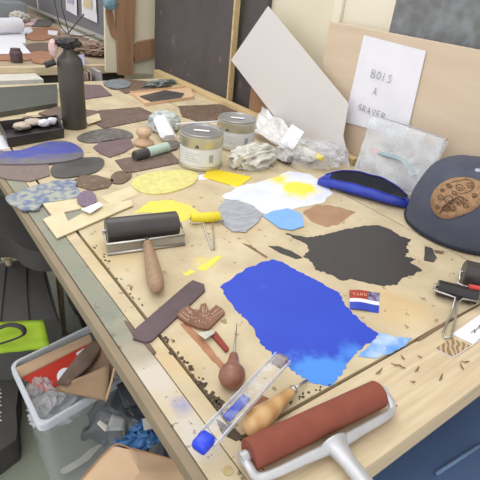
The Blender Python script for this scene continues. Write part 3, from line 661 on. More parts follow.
for i, (x, y, s, c) in enumerate([(22, 126, .028, M_stone), (33, 122, .03, M_stone), (44, 123, .02, M_white), (52, 121, .018, M_white), (28, 120, .024, mat('brown lump', '7a5f50'))]):
    o = mk('pale_lump', crumple(at(x, y, T+.022)+V((0, 0, 0)), (s, s*.8, .012), .25, 2, i+20, sub=3), c, smooth=True)
    tag(o, ['grey white lump at left end of tray', 'largest pale lump in middle of tray', 'small white lump right of centre in tray', 'small white lump at right end of tray', 'brown lump at the back of tray'][i], 'lump', 'lumps in the black tray')
sheet('paper_scrap', [(-6, 134), (6, 136), (10, 148), (-6, 150)], M_white, 0, .003, 'white scrap at left of black tray', 'paper')
# cardboard box lid + dark plate in it, grey plates at the far end
lid = root('box_lid', at(170, 100), 'shallow cardboard lid at the far end by the rail', 'lid')
L4 = [at(145, 106), at(194, 99), at(190, 88), at(130, 94)]
mk('lid_shell', tray_bm([V((p.x, p.y, T+.0005)) for p in L4], .012, .012), M_cardl, lid)
sheet('lino_plate', [(140, 96), (165, 90), (184, 93), (180, 98), (154, 102)], M_black, .006, .004, 'dark plate lying inside the cardboard lid', 'plate')
sheet('lino_plate', [(105, 82), (120, 78), (155, 82), (172, 86), (150, 90), (125, 93)], M_brownp2, 0, .004, 'brown plate at far end behind cardboard lid', 'plate')
tag(mk('plastic_bag', crumple(at(160, 83, T+.012), (.10, .035, .012), .5, 3, 31, M=Matrix.Rotation(math.radians(20), 4, 'Z'), zmin=T+.005), mat('grey crinkled plastic', 'a3a8a3', '6f7672', sc=40, rough=.3, contrast=.2), smooth=True, auto=.5), 'grey crinkled plastic bag on far rail end', 'bag')
sheet('grey_print', [(103, 82), (118, 79), (130, 82), (128, 87), (112, 88)], mat('blue grey plate', '8a8f93', '6a7076', sc=40, contrast=.3), .005, .003, 'blue grey plate at far end left of cardboard lid', 'print', sm=3)
sheet('lino_plate', [(178, 106), (220, 104), (240, 110), (232, 117), (200, 122), (182, 116)], M_brownp2, 0, .004, 'brown plate partly hidden behind the two tins', 'plate', G, jag=.003)
# lace cloth, folded white tube
C0 = at(164, 130, T); 
tag(mk('patterned_cloth', crumple(C0+V((0, 0, .028)), (.062, .055, .042), .16, 2.2, 41, zmin=T+.001), M_lace, smooth=True), 'crumpled white cloth with grey blue pattern left of tins', 'cloth')
tb = root('paint_tube', at(168, 142), 'squashed white tube lying in front of patterned cloth', 'tube')
a_, b_2 = at(160, 118, T+.06), at(169, 138, T+.016)
mk('tube_body', tube([a_, a_.lerp(b_2, .1), a_.lerp(b_2, .9), b_2], [.024, .028, .030, .026], seg=6, flat=.6), M_white, tb, smooth=True, auto=.6)
mk('fold', tube([a_-(b_2-a_)*.02, a_+(b_2-a_)*.1], [.019, .019], seg=4, flat=.3), M_offwhite, tb)
# knob
K = at(144, 145); k = ppm(K)
tag(mk('wooden_knob', lathe(K, (0, 0, 1), [(0, .024), (.004, .034), (.012, .034), (.02, .022), (.027, .016), (.034, .022), (.043, .027), (.054, .024), (.06, .012), (.061, 0)]), M_beech, smooth=True), 'turned beech knob standing behind the mint marker', 'knob')  # mushroom-shaped turned wooden knob
# marker
mkr = root('marker_pen', at(150, 155), 'mint marker with dark cap lying on brown plate', 'marker')
e0, e1_, em = at(134.5, 156, T+.018), at(167, 147, T+.018), at(147, 152.5, T+.018)
mk('barrel', tube([em, e1_], .0165, seg=20), M_mint, mkr, smooth=True, auto=.8)
mk('cap', tube([e0, e0.lerp(em, .1), em.lerp(e0, .02), em], [.014, .0165, .0165, .015], seg=20), M_capblk, mkr, smooth=True, auto=.8)
# tins
def tin(cx, cy, w_, h, label, fr):
    P = at(cx, cy); r = w_/2/ppm(P)
    t = root('paint_tin', P, label, 'tin', 'two paint tins')
    mk('tin_body', lathe(P, (0, 0, 1), [(0, r*.95), (.003, r), (h*.1, r), (h*.12, r*.97), (h*.75, r*.97), (h*.78, r), (h*.86, r), (h*.9, r*1.02), (h*.93, r*1.02), (h*.94, r*.98)], seg=56), M_steeld, t, smooth=True, auto=.6)
    lid_ = mk('lid', lathe(P+V((0, 0, h*.9)), (0, 0, 1), [(0, r*.95), (h*.09, r*.98), (h*.11, r*.96), (h*.11, r*.9), (h*.07, r*.87), (h*.07, 0)], seg=56), M_lid, t, smooth=True, auto=.6)
    # paper label wrapped on the camera-side half
    toC = math.atan2(CAM.y-P.y, CAM.x-P.x); b = bmesh.new(); n = 24; rows = []
    for i in range(n+1):
        a = toC-1.25+2.5*i/n; d = V((math.cos(a), math.sin(a), 0))
        rows.append([b.verts.new(P+d*(r*rr_)+V((0, 0, h*z))) for rr_, z in ((.985, .14), (.985, .62), (.972, .62), (.972, .14))])
    for A_, B_ in zip(rows, rows[1:]):
        for j in range(4): b.faces.new([A_[j], B_[j], B_[(j+1) % 4], A_[(j+1) % 4]])
    b.faces.new(rows[0]); b.faces.new(list(reversed(rows[-1])))
    lb = mk('label', b, mat('tin label', 'dedfde', 'd0d3d5', sc=20, contrast=.4), t, smooth=True, auto=.6)
    def onr(a, z): d = V((math.cos(toC+a), math.sin(toC+a), 0)); return P+d*(r*.99)+V((0, 0, h*z))
    b = bmesh.new()
    for j in range(6): tube([onr(fr[1]+.035*j, .25), onr(fr[1]+.035*j, .48)], .0006, b, seg=4)
    mk('barcode', b, M_line, lb)
    b = bmesh.new()
    for j, (a0, a1) in enumerate(((-.75, -.1), (-.75, -.2), (-.75, -.3), (-.72, 0))): tube([onr(a0+(a1-a0)*q/5, .28+.07*j) for q in range(6)], .0004, b, seg=4)
    mk('printed_line', b, M_line, lb)
    mk('blue_emblem', tube([onr(fr[0]-.07, .67), onr(fr[0], .72), onr(fr[0]+.07, .67)], .003, seg=6, flat=.8), mat('navy print', '39407a'), t)
    zt = P.z+h*.985; c = V((P.x, P.y, zt)); e = RR.copy(); e.z = 0; e.normalize(); g = V((-e.y, e.x, 0))
    mk('lid_sticker', prism([c+e*r*.35*s-g*r*.2*u+V((0, 0, .0015)) for s, u in ((-1, -.2), (1, -.2), (1, .8), (-1, .8))], .001), M_white, t)
    b = bmesh.new(); 
    for sgn in (-1, 1):
        q = P+e*r*1.0*sgn+V((0, 0, h*.72)); lathe(q-e*.003, e, [(0, .006), (.006, .006), (.007, .003)], b, seg=12)
    mk('handle_boss', b, M_steel, t)
    return t
tin(200, 164, 43, .112, 'paint tin nearer the camera with blue emblem on label', (-.18, .42))
tin(235, 146, 37.5, .104, 'paint tin behind, right of the nearer tin', (-.5, .5))
tag(mk('white_stick', tube([at(176, 124, T+.075), at(224, 121, T+.08)], .003, seg=8), M_white), 'thin white stick behind the nearer tin lid', 'stick')
# crumpled paint tube / paper
bt_ = at(228, 163, T+.015)
tag(mk('crumpled_wrapper', crumple(at(253, 157, T+.028), (.078, .048, .036), .42, 1.5, 51, M=Matrix.Rotation(math.radians(8), 4, 'Z'), zmin=T+.001, sub=5, an=(.55, 2.2, 1.6)), mat('grey white paper', 'e4e2d8', 'bdbbb0', sc=16, rough=.7, contrast=.4), smooth=True, auto=.35), 'crumpled grey white paper right of the tins', 'paper')
met = root('metal_tube', at(285, 164), 'crushed metal paint tube with dark round end', 'tube')
a_, b_2 = at(262, 146, T+.02), at(289, 160, T+.017)
mk('tube_body', tube([a_, a_.lerp(b_2, .4), b_2], [.016, .016, .0155], seg=16, flat=.8), mat('pale tube', 'c9c7b9', 'a3a293', sc=30, rough=.4, contrast=.4), met, smooth=True, auto=.7)
mk('end_cap', tube([b_2, b_2+(b_2-a_).normalized()*.006], .0135, seg=18), M_capblk, met, smooth=True, auto=.7)
# clear bag with tubes and wrappers
pb = root('plastic_bag', at(303, 160), 'clear plastic bag of tubes and crumpled wrappers behind pouch', 'bag')
mk('bag_film', crumple(at(310, 154, T+.036), (.10, .075, .04), .3, 1.7, 61, M=Matrix.Rotation(math.radians(-40), 4, 'Z'), zmin=T+.0015, sub=5), M_clear, pb, smooth=True, auto=.4)
mk('bag_flap', plane_quad([at(262, 106, T+.07), at(292, 128, T+.07), at(288, 152, T+.01), at(252, 130, T+.03)], .002, (-.5, -.5, .7), sub=16, amp=.03, seed=6, fr=18), film('white film', 'f0f0ef', .75, sc=30, var=.3), pb, smooth=True)
for (x, y, s, c, lab) in ((297, 152, (.033, .026, .018), M_offwhite, 'crumpled off white paper inside clear plastic bag'), (310, 157, (.028, .02, .015), M_offwhite, 'smaller crumpled paper in right part of the clear bag')):
    tag(mk('crumpled_paper', crumple(at(x, y, T+.024), s, .5, 3, x), c, smooth=True, auto=.4), lab, 'paper')
yc = root('yellow_capped_tube', at(322, 158), 'small tube with yellow cap at end of clear bag', 'tube')
a_, b_2 = at(304, 150, T+.045), at(317, 156, T+.045)
mk('tube_body', tube([a_, b_2], .012, seg=14), M_offwhite, yc, smooth=True, auto=.7); mk('cap', tube([b_2, at(323, 158.5, T+.045)], [.0105, .009], seg=14), M_yel, yc, smooth=True, auto=.7)
wc = [at(280, 142, T+.05), at(292, 124, T+.085), at(304, 132, T+.085), at(293, 150, T+.04)]
tag(mk('folded_card', plane_quad(wc, .002, (-.5, -.5, .7), sub=4, amp=.004), M_white), 'white folded card sticking up from clear plastic bag', 'card')
tag(mk('printed_label', plane_quad([at(331, 143, T+.05), at(339, 143, T+.05), at(339, 151, T+.04), at(331, 151, T+.04)], .001, (-.5, -.5, .7), sub=3), mat('black white print', '33333f', 'd0d0d6', sc=90, contrast=.1)), 'tiny black and white printed label left of bubble bag', 'label')
pb2 = mk('plastic_bag', crumple(at(330, 152, T+.03), (.06, .045, .034), .3, 1.8, 66, zmin=T+.0015, sub=5, M=Matrix.Rotation(math.radians(-40), 4, 'Z')), M_clear, smooth=True, auto=.4); tag(pb2, 'smaller clear plastic bag between yellow capped tube and paper sign', 'bag')

# bubble bag leaning on the wall
Pb, nb = V((1.17, .8, T)), V((-1, 0, .42)).normalized()
def bb(x, y): return onpl(x, y, Pb, nb)
bag = root('bubble_bag', at(385, 185), 'clear bubble wrap bag leaning on plywood behind pouch and cap', 'bag')
cor = [bb(372, 115), bb(446, 139), bb(418, 200), bb(353, 172)]
mk('film_front', plane_quad(cor, .0015, nb, sub=24, amp=.02, seed=3, fr=16), M_bubble, bag, smooth=True)
mk('film_back', plane_quad([c-nb*.02 for c in cor], .0015, nb, sub=12, amp=.01, seed=8, fr=12), M_clear, bag, smooth=True)
mk('top_edge', tube([c-nb*.008 for c in (cor[0], cor[0].lerp(cor[1], .5)+V((0, 0, .004)), cor[1])], .004, seg=8, smooth=4, flat=.5), film('seal film', 'a9a2a6', .8), bag)
mk('side_edge', tube([c-nb*.008 for c in (cor[0], cor[3])], .0025, seg=8), film('seal film side', 'd5d8dc', .8), bag)
tag(mk('grey_tool', tube([bb(378, 152)-nb*.011, bb(402, 160)-nb*.011, bb(412, 175)-nb*.011], .013, seg=8, smooth=3, flat=.4), mat('grey teal plastic', '8fa6aa')), 'grey teal strip seen inside the bubble bag', 'strip')
tag(mk('pink_tag', plane_quad([bb(367, 148)-nb*.010, bb(380, 148)-nb*.010, bb(380, 152)-nb*.010, bb(367, 152)-nb*.010], .001, nb), mat('pink print', 'd48e94')), 'small pink label inside bubble bag near its left side', 'label')

# blue pouch
po = root('pencil_pouch', at(362, 198), 'open royal blue zipped pencil pouch beside bubble bag', 'pouch')
pA, pB = at(318, 184), at(409, 208)
dx = (pB-pA); Ln = dx.length; dx.normalize(); dn = V((-dx.y, dx.x, 0))
if dn.dot(V((1, 1, 0))) < 0: dn = -dn
def ppt(u, a):
    e = min(1, max(0, math.sin(math.pi*min(1, max(0, u*.97+.015))))**.4+.02)
    op_ = min(1, math.sin(math.pi*min(1, max(0, u)))*1.5)
    wd = .040*e; ht = .068*e*(1+.1*noise.noise(V((u*5, 0, 1))))
    x = math.cos(a)*wd*(1+.06*noise.noise(V((u*8, math.sin(a)*2, 3)))); z = ht/2+math.sin(a)*ht/2
    z *= .86+.26*math.cos(a)*op_
    up = max(0, math.sin(a)-.70)/.30
    z -= up*ht*.55*op_
    return pA+dx*(Ln*u)+dn*(x+.004*math.sin(u*5))+V((0, 0, max(0, z)+.001))
def pouch_bm():
    bm = bmesh.new(); n = 36; seg = 40; rings = []
    for i in range(n+1): rings.append([bm.verts.new(ppt(i/n, -math.pi/2+2*math.pi*k/seg)) for k in range(seg)])
    for i, (A_, B_) in enumerate(zip(rings, rings[1:])):
        for k in range(seg):
            f = bm.faces.new([A_[k], A_[(k+1) % seg], B_[(k+1) % seg], B_[k]])
            if math.sin(-math.pi/2+2*math.pi*(k+.5)/seg) > .74 and 3 < i < n-2: f.material_index = 1
    bm.faces.new(rings[0]); bm.faces.new(list(reversed(rings[-1]))); return bm
mk('pouch_body', pouch_bm(), [M_bluecl, M_darkin], po, smooth=True)
for a_ in (math.asin(.72), math.pi-math.asin(.72)):
    mk('zip_edge', tube([ppt(.05+.9*j/16, a_)+V((0, 0, .001)) for j in range(17)], .002, seg=8), mat('darker blue zip', '22329a'), po, smooth=True)

# cap
cc = at(461, 237, T)+V((.050, .030, 0)); cr = (.150, .150, .190)
tocam = (CAM-cc); 
CQ = 2.9
def capsurf(d):   # point on the crown for a direction
    d = d.normalized(); s = (1+.03*noise.noise(d*2.5+V((3, 1, 2))))/((d.x*d.x+d.y*d.y)**(CQ/2)+abs(d.z)**CQ)**(1/CQ)
    return V((cc.x+d.x*cr[0]*s, cc.y+d.y*cr[1]*s, cc.z+d.z*cr[2]*s))
cp = root('baseball_cap', cc, 'navy baseball cap with tan emblem resting on the bench corner', 'cap')
bm = bmesh.new(); nu, nv = 60, 20; g = []
for j in range(nv+1):
    ph = math.radians(90-j*90/nv*1.0); row = []
    for i in range(nu):
        th = 2*math.pi*i/nu; d = V((math.cos(th)*math.cos(ph), math.sin(th)*math.cos(ph), math.sin(ph)))
        p = capsurf(d); t = 1-math.sin(ph); p += V((-.0, 0, 0))
        seam = abs(math.sin(th*3)); p -= (d*.0025)*max(0, 1-seam*12)
        row.append(bm.verts.new(V((p.x, p.y, max(p.z, T+.002)))))
    g.append(row)
for j in range(nv):
    for i in range(nu):
        if j == 0:
            if i == 0: pass
        bm.faces.new([g[j][i], g[j][(i+1) % nu], g[j+1][(i+1) % nu], g[j+1][i]])
bmesh.ops.remove_doubles(bm, verts=bm.verts, dist=.0003)
mk('crown', bm, M_navy, cp, smooth=True)
mk('sweatband', tube([cc+V((math.cos(t)*cr[0]*1.003, math.sin(t)*cr[1]*1.003, .008)) for t in [2*math.pi*i/40 for i in range(40)]], .004, seg=8, closed=True), M_navyd, cp, smooth=True)
mk('button', lathe(capsurf(V((0, 0, 1))), (0, 0, 1), [(-.002, .009), (.003, .008), (.005, .003), (.0055, 0)], seg=16), M_navy, cp, smooth=True)
# brim towards the right front
bd = V((.45, -.9, 0)).normalized(); bs = V((-bd.y, bd.x, 0)); b_ = []
for t in range(0, 21):
    a = math.pi*t/20; b_.append(cc+bd*(.085+.105*math.sin(a))+bs*(.1*math.cos(a))+V((0, 0, .022-.012*abs(math.cos(a)))))
mk('brim', prism(b_, .004), M_navy, cp, smooth=False)
def cap_px(x, y, off=.0):
    d = ray(x, y); # ellipsoid hit
    t = (cc-CAM).length/d.length*.6; dt = t/300
    for _ in range(400):
        h = CAM+d*t; q = V(((h.x-cc.x)/cr[0], (h.y-cc.y)/cr[1], (h.z-cc.z)/cr[2]))
        if (q.x*q.x+q.y*q.y)**(CQ/2)+abs(q.z)**CQ < 1: break
        t += dt
    dd = q.normalized()
    return capsurf(dd)+dd*off
em_c = (459, 196)
bm = bmesh.new(); rings = []
outl = [(431, 203), (433, 193), (442, 184), (455, 178), (468, 178), (478, 182), (487, 188), (484, 200), (474, 210), (462, 215), (449, 219), (441, 218), (434, 212)]
op = catmull([V((x, y, 0)) for x, y in outl], 4)
ctr = bm.verts.new(cap_px(*em_c, .004))
for s in (.25, .5, .75, 1.0, 1.0):
    off = .003 if len(rings) < 4 else -.002
    rings.append([bm.verts.new(cap_px(em_c[0]+(p.x-em_c[0])*s, em_c[1]+(p.y-em_c[1])*s, off)) for p in op])
n = len(op)
for i in range(n): bm.faces.new([ctr, rings[0][i], rings[0][(i+1) % n]])
for A_, B_ in zip(rings, rings[1:]):
    for i in range(n): bm.faces.new([A_[i], B_[i], B_[(i+1) % n], A_[(i+1) % n]])
emb = mk('emblem_patch', bm, M_tan, cp, smooth=True)
bm = bmesh.new(); rnd = random.Random(5)
def stitch(pts): tube([cap_px(x, y, .0042) for x, y in pts], .0007, bm, seg=5, smooth=3)
for (cx_, cy_, r0) in ((466, 206, 3.5), (453, 209, 3.5), (474, 196, 3), (438, 207, 3), (450, 187, 3), (443, 191, 2.5), (450, 200, 6), (460, 188, 5), (461, 201, 5), (447, 209, 4), (470, 186, 4), (455, 194, 3), (442, 198, 4)):
    stitch([(cx_+r0*(1-i*.07)*math.cos(i*.9), cy_+r0*.8*(1-i*.07)*math.sin(i*.9)) for i in range(11)])
for k_ in range(5): stitch([(440+k_*2, 214-k_), (446+k_*3, 205-k_*2), (452+k_*4, 210-k_*2)])
stitch([(446, 186), (456, 182), (468, 181), (474, 186), (470, 192), (460, 195)])
mk('stitching', bm, M_patchd, emb, smooth=True)
bm = lathe(cap_px(478, 170, 0), (cap_px(478, 170, 0)-cc), [(0, .007), (.002, .007), (.003, .004), (.003, 0)], seg=16)
mk('eyelet', bm, mat('grey eyelet', 'aeb2bb'), cp, smooth=True)

# ------------------------------------------------------------------ brayers
def seg_pts(c0, c1): d = (c1-c0).normalized(); s = V((d.y, -d.x, 0)); return d, s
# big black brayer with wooden handle
r0 = .028
a0, a1 = at(106, 231, T+r0+.006), at(177, 223, T+r0+.006)
d, s = seg_pts(a0, a1)
if s.dot(CAM-a0) < 0: s = -s
b1 = root('brayer', (a0+a1)/2-V((0, 0, r0+.006)), 'large black brayer with worn wooden handle on steel frame', 'brayer')
L_ = (a1-a0).length
mk('roller', lathe(a0, d, [(0, r0*.6), (0, r0*.94), (.002, r0), (L_-.002, r0), (L_, r0*.94), (L_, r0*.6)], seg=48), M_rubblack, b1, smooth=True, auto=.6)
mk('axle', tube([a0-d*.008, a1+d*.01], .004, seg=12), M_steel, b1, smooth=True, auto=.8)
fz = T+.018; f0 = a0-d*.006+s*(r0+.012); f1 = a1+d*.006+s*(r0+.012); f0.z = f1.z = T+.024
mk('frame', tube([a0-d*.006, a0-d*.006+s*r0*.9, f0, f0.lerp(f1, .5), f1, a1+d*.006+s*r0*.9, a1+d*.006], .0028, seg=8), M_steel, b1, smooth=True)
pl = [V((p.x, p.y, 0)) for p in (f0, f1)]
ft_ = mk('stand_plate', plane_quad([V((f0.x, f0.y, T+.022)), V((f1.x, f1.y, T+.022)), V((f1.x, f1.y, T+.001))+s*.006, V((f0.x, f0.y, T+.001))+s*.006], .002, s), mat('dull steel plate', '8f8877', 'a39c8a', sc=20, rough=.35, metal=.5), b1)
mk('foot_bar', tube([V((f0.x, f0.y, T+.004))+s*.007, V((f1.x, f1.y, T+.004))+s*.007], .003, seg=8), M_steel, b1, smooth=True)
n0 = f0.lerp(f1, .5); h1 = at(157, 288, T+.02)
hd_ = (h1-n0); hl = hd_.length
mk('ferrule', tube([n0-hd_*.02, n0+hd_*.12], [.005, .006], seg=12), M_steel, b1, smooth=True)
mk('handle', lathe(n0+hd_*.08, hd_, [(0, .0085), (.008, .0105), (hl*.25, .0125), (hl*.5, .0150), (hl*.72, .0165), (hl*.85, .0150), (hl*.93, .0125), (hl*.97, .0075), (hl*.972, 0)], seg=28), M_woodh, b1, smooth=True)
# small yellow roller
r0 = .0125; a0, a1 = at(191, 218.5, T+r0+.001), at(219.5, 216.5, T+r0+.001); d, s = seg_pts(a0, a1)
if s.dot(CAM-a0) < 0: s = -s
b2 = root('small_brayer', (a0+a1)/2-V((0, 0, r0)), 'small bright yellow roller with bent wire handle', 'brayer'); L_ = (a1-a0).length
mk('roller', lathe(a0, d, [(0, r0*.5), (0, r0*.95), (.001, r0), (L_-.001, r0), (L_, r0*.95), (L_, r0*.4)], seg=30), mat('yellow inked roller', 'efdc38', 'e0cc30', sc=40), b2, smooth=True, auto=.6)
w0, w1 = a0-d*.006, a1+d*.006; e_ = s*.017; lo = V((0, 0, -.004))
hend = at(213, 249, T+.004)
mk('wire_frame', tube([w0+d*.006, w0, w0+e_+lo, a0.lerp(a1, .35)+e_*1.25+lo, hend-d*.003, hend+d*.003, a0.lerp(a1, .68)+e_*1.2+lo, w1+e_+lo, w1, w1-d*.006], .0017, seg=8), M_steel, b2, smooth=True)
# right brayer with wire handle
r0 = .0160; a0, a1 = at(437, 287, T+r0+.002), at(477, 297, T+r0+.002); d, s = seg_pts(a0, a1)
if s.dot(CAM-a0) < 0: s = -s
b3 = root('small_brayer', (a0+a1)/2-V((0, 0, r0)), 'small black brayer with looped chrome wire handle at right edge', 'brayer'); L_ = (a1-a0).length
mk('roller', lathe(a0, d, [(0, r0*.5), (0, r0*.9), (.0015, r0), (L_-.0015, r0), (L_, r0*.9), (L_, r0*.4)], seg=36), mat('glossy black rubber', '2c2928', rough=.12), b3, smooth=True, auto=.6)
mk('wheel', lathe(a0-d*.007, d, [(0, .003), (.0, .007), (.003, .007), (.003, .003)], seg=16), M_steel, b3, smooth=True, auto=.6)
w0, w1 = a0-d*.005, a1+d*.005; e_ = s*.02; mid = a0.lerp(a1, .45)
hz = at(449, 337, T+.004)
mk('wire_frame', tube([w0+d*.005, w0, w0+e_*.8, mid-d*.012+e_, mid+e_*1.2, at(452, 312, T+.008), at(443, 332, T+.005), at(445, 338, T+.004), at(451, 337, T+.004), at(456, 316, T+.007), at(456.5, 304, T+.011), mid+d*.014+e_, w1+e_*.8, w1, w1-d*.005], .0022, seg=8), M_steel, b3, smooth=True)
# black roller behind at the right edge
r0 = .027; a0, a1 = at(463, 272, T+r0+.003), at(520, 285, T+r0+.003); d, s = seg_pts(a0, a1)
if s.dot(CAM-a0) < 0: s = -s
b4 = root('brayer', (a0+a1)/2-V((0, 0, r0)), 'black brayer with red handle cut off by right edge', 'brayer'); L_ = (a1-a0).length
mk('roller', lathe(a0, d, [(0, r0*.5), (0, r0*.88), (.003, r0), (L_, r0), (L_, r0*.4)], seg=40), M_rubblack, b4, smooth=True, auto=.6)
mk('frame', tube([a0+d*.001, a0-d*.005, a0-d*.005+s*.018-V((0, 0, .01)), a0+s*.034-V((0, 0, .014)), a1+s*.034-V((0, 0, .014))], .003, seg=8, smooth=3), M_steel, b4, smooth=True)
mk('handle', tube([at(469, 287, T+.034), at(500, 292, T+.034)], .006, seg=12), mat('red handle', 'c2322c', rough=.35), b4, smooth=True)
# big red brown brayer front
r0 = .0205; a0, a1 = at(249, 455, T+r0+.003), at(378, 394, T+r0+.003); d, s = seg_pts(a0, a1)
if s.dot(CAM-a0) < 0: s = -s
b5 = root('brayer', (a0+a1)/2-V((0, 0, r0)), 'large red brown brayer with cast aluminium frame on front rail', 'brayer'); L_ = (a1-a0).length
mk('roller', lathe(a0, d, [(0, r0*.4), (0, r0*.93), (.0015, r0), (L_-.0015, r0), (L_, r0*.93), (L_, r0*.3)], seg=56), M_rubred, b5, smooth=True, auto=.6)
mk('hub', tube([a0-d*.004, a1+d*.004], .008, seg=20), M_steel, b5, smooth=True, auto=.8)
w0, w1 = a0-d*.008, a1+d*.009; zz = V((0, 0, -.006))
fr0, fr1 = w0+s*.026+zz, w1+s*.026+zz
arm = [w0-s*.001, w0+s*.014, fr0+d*.004, fr0+d*.022+s*.006, fr0.lerp(fr1, .3)+s*.008, fr0.lerp(fr1, .5)+s*.010, fr0.lerp(fr1, .7)+s*.008, fr1-d*.022+s*.006, fr1-d*.004, w1+s*.014, w1-s*.001]
mk('frame', tube(arm, [.0065, .006, .006, .0062, .0068, .0085, .0068, .0062, .006, .006, .0065], seg=14, smooth=4, flat=.7), M_alu, b5, smooth=True)
mk('boss', lathe(w0-d*.005, d, [(0, .003), (0, .0085), (.010, .0085), (.010, .003)], seg=20), M_alu, b5, smooth=True, auto=.7)
mk('boss', lathe(w1-d*.005, d, [(0, .003), (0, .0085), (.010, .0085), (.010, .003)], seg=20), M_alu, b5, smooth=True, auto=.7)
nk = fr0.lerp(fr1, .5)+s*.008; he = at(378, 500, T+.02)
mk('stem', tube([nk-s*.002, nk.lerp(he, .12), nk.lerp(he, .4), nk.lerp(he, .9)], [.024, .015, .0115, .012], seg=14, smooth=4, flat=.7), M_alu, b5, smooth=True)

# ------------------------------------------------------------------ hand tools near the front corner
aw = root('round_handled_awl', at(233, 378), 'brown bulb handled awl with thin steel spike', 'awl')
c0 = at(232, 375, T+.0215)
tip = at(237, 323, T+.016); dr = (tip-c0).normalized()
mk('bulb', lathe(c0-dr*.023, dr, [(0, 0), (.002, .009), (.008, .0165), (.018, .0205), (.028, .020), (.036, .0155), (.046, .0105), (.058, .0085), (.068, .0068), (.069, .004)], seg=32), M_bulb, aw, smooth=True)
mk('spike', tube([c0+dr*.026, tip], [.0030, .0006], seg=8), M_steel, aw, smooth=True)
gg = root('wood_gouge', at(270, 410), 'wooden handled carving gouge with short steel blade', 'gouge')
g0, g1 = at(252, 426, T+.020), at(293, 390, T+.014); dr = (g1-g0).normalized(); hl = (g1-g0).length
mk('handle', lathe(g0-dr*.012, dr, [(0, 0), (.002, .009), (.008, .0155), (.020, .0185), (.034, .018), (hl*.6, .0135), (hl*.85, .010), (hl+.002, .0085), (hl+.008, .0075)], seg=36, flat=.9), M_woodl, gg, smooth=True)
mk('ferrule', lathe(g1-dr*.004, dr, [(0, .007), (.006, .0072), (.009, .004)], seg=16), M_steel, gg, smooth=True)
mk('blade', tube([g1+dr*.002, at(307, 380, T+.006)], [.003, .0022], seg=8, flat=.5), M_steel, gg, smooth=True)
# blade sleeve with blue holder
bs_ = root('snap_blade_case', at(240, 400), 'clear plastic cutter case with blue end and blue insert', 'cutter')
k0, k1 = at(205, 440, T+.045), at(284, 355, T+.045); dr = (k1-k0); ln = dr.length; dr.normalize(); sd = V((dr.y, -dr.x, 0))
Mx = Matrix(((dr.x, sd.x, 0, k0.x), (dr.y, sd.y, 0, k0.y), (0, 0, 1, T+.041), (0, 0, 0, 1)))
mk('clear_case', box((.004, -.0122, -.004), (ln-.004, .0122, .004), M=Mx, bev=.0015), M_glassine, bs_)
for y in (-.0130, .0130): mk('case_edge', box((.002, y-.0008, -.0042), (ln-.002, y+.0008, .0042), M=Mx), film('case edge', 'd5dae4', .6), bs_)
mk('dark_end', box((ln-.022, -.0085, -.003), (ln, .0085, .003), M=Mx), mat('brown grey end', '85706a'), bs_)
mk('blue_insert', box((.045, -.0065, -.0025), (.092, .0065, .0025), M=Mx, bev=.001), mat('blue insert', '2c3fae'), bs_)
mk('blue_cap', box((-.014, -.012, -.008), (.012, .010, .007), M=Mx, bev=.005), M_blueplas, bs_, smooth=True)
sheet('brown_block', [(245, 410), (262, 395), (277, 402), (263, 420)], mat('brown block', '93644a', '86573e', sc=20), 0, .006, 'reddish brown block between clear case and gouge', 'block')
tag(mk('dark_stain', prism([at(x, y, T+.0006) for x, y in [(215, 418), (232, 428), (244, 438), (236, 441), (222, 434)]], .0006), M_soot), 'dark greasy patch at front corner of the board', 'stain')
sheet('brown_sliver', [(141, 340), (146, 338), (156, 352), (153, 354)], M_brownp2, 0, .002, 'thin brown sliver pointing from purple plate end', 'scrap')
sheet('curved_offcut', [(124, 320), (129, 322), (137, 334), (133, 335)], M_brownp2, 0, .002, 'short brown sliver above end of purple plate', 'scrap')
sheet('brown_wedge', [(418, 338), (444, 322), (449, 322), (424, 338), (418, 341)], M_cardd, 0, .002, 'brown wedge scrap at right of the front seam', 'scrap')  # flat brown wedge lying along the seam

# ------------------------------------------------------------------ below the bench, left
def quadbox(px, ztop, zbot, name, m_, label=None, cat=None, parent=None, bev=.0, sm=0):
    P = [at(x, y, ztop) for x, y in px]
    if sm: P = catmull(P, sm)
    b = prism(P, ztop-zbot)
    if bev: bmesh.ops.bevel(b, geom=[e for e in b.edges if len(e.link_faces) == 2 and e.calc_face_angle(0) > .5], offset=bev, segments=3, affect='EDGES')
    o = mk(name, b, m_, parent, smooth=bool(bev), auto=1.0)
    if not parent: tag(o, label, cat)
    return o
ZR = .38
bn = root('storage_bin', V((.26, .98, 0)), 'translucent plastic storage bin full of scraps under the bench', 'bin')
A, B, C_ = at(9, 364, ZR), at(99, 321, ZR), at(39, 429, ZR); D = B+(C_-A)
ux_, uy_ = (B-A), (C_-A)
def rrect(z, s, rad=.09):
    c = (A+D)/2; P = []
    pts = [(-1, -1), (1, -1), (1, 1), (-1, 1)]
    for (i, j), st_ in zip(pts, (180, 270, 0, 90)):
        for k in range(6):
            a = math.radians(st_+k*18); x = i*(1-rad*2)+math.cos(a)*rad*2; y = j*(1-rad*2)+math.sin(a)*rad*2
            p = c+ux_*(x*.5*s)+uy_*(y*.5*s); P.append(V((p.x, p.y, z)))
    return P
def ringstack(levels):
    bm = bmesh.new(); R = [[bm.verts.new(p) for p in rrect(z, s)] for z, s in levels]
    for a_, b_ in zip(R, R[1:]):
        for i in range(len(a_)): bm.faces.new([a_[i], a_[(i+1) % len(a_)], b_[(i+1) % len(a_)], b_[i]])
    return bm, R
bm, R = ringstack([(.003, .80), (ZR-.02, .93), (ZR-.02, .915), (.008, .785)])
bm.faces.new(R[0]); bm.faces.new(list(reversed(R[-1])))
mk('bin_walls', bm, M_milky, bn, smooth=True, auto=.7)
bm, R = ringstack([(ZR-.022, .935), (ZR-.022, 1.0), (ZR, 1.0), (ZR+.003, .985), (ZR+.003, .93), (ZR-.004, .915), (ZR-.022, .935)])
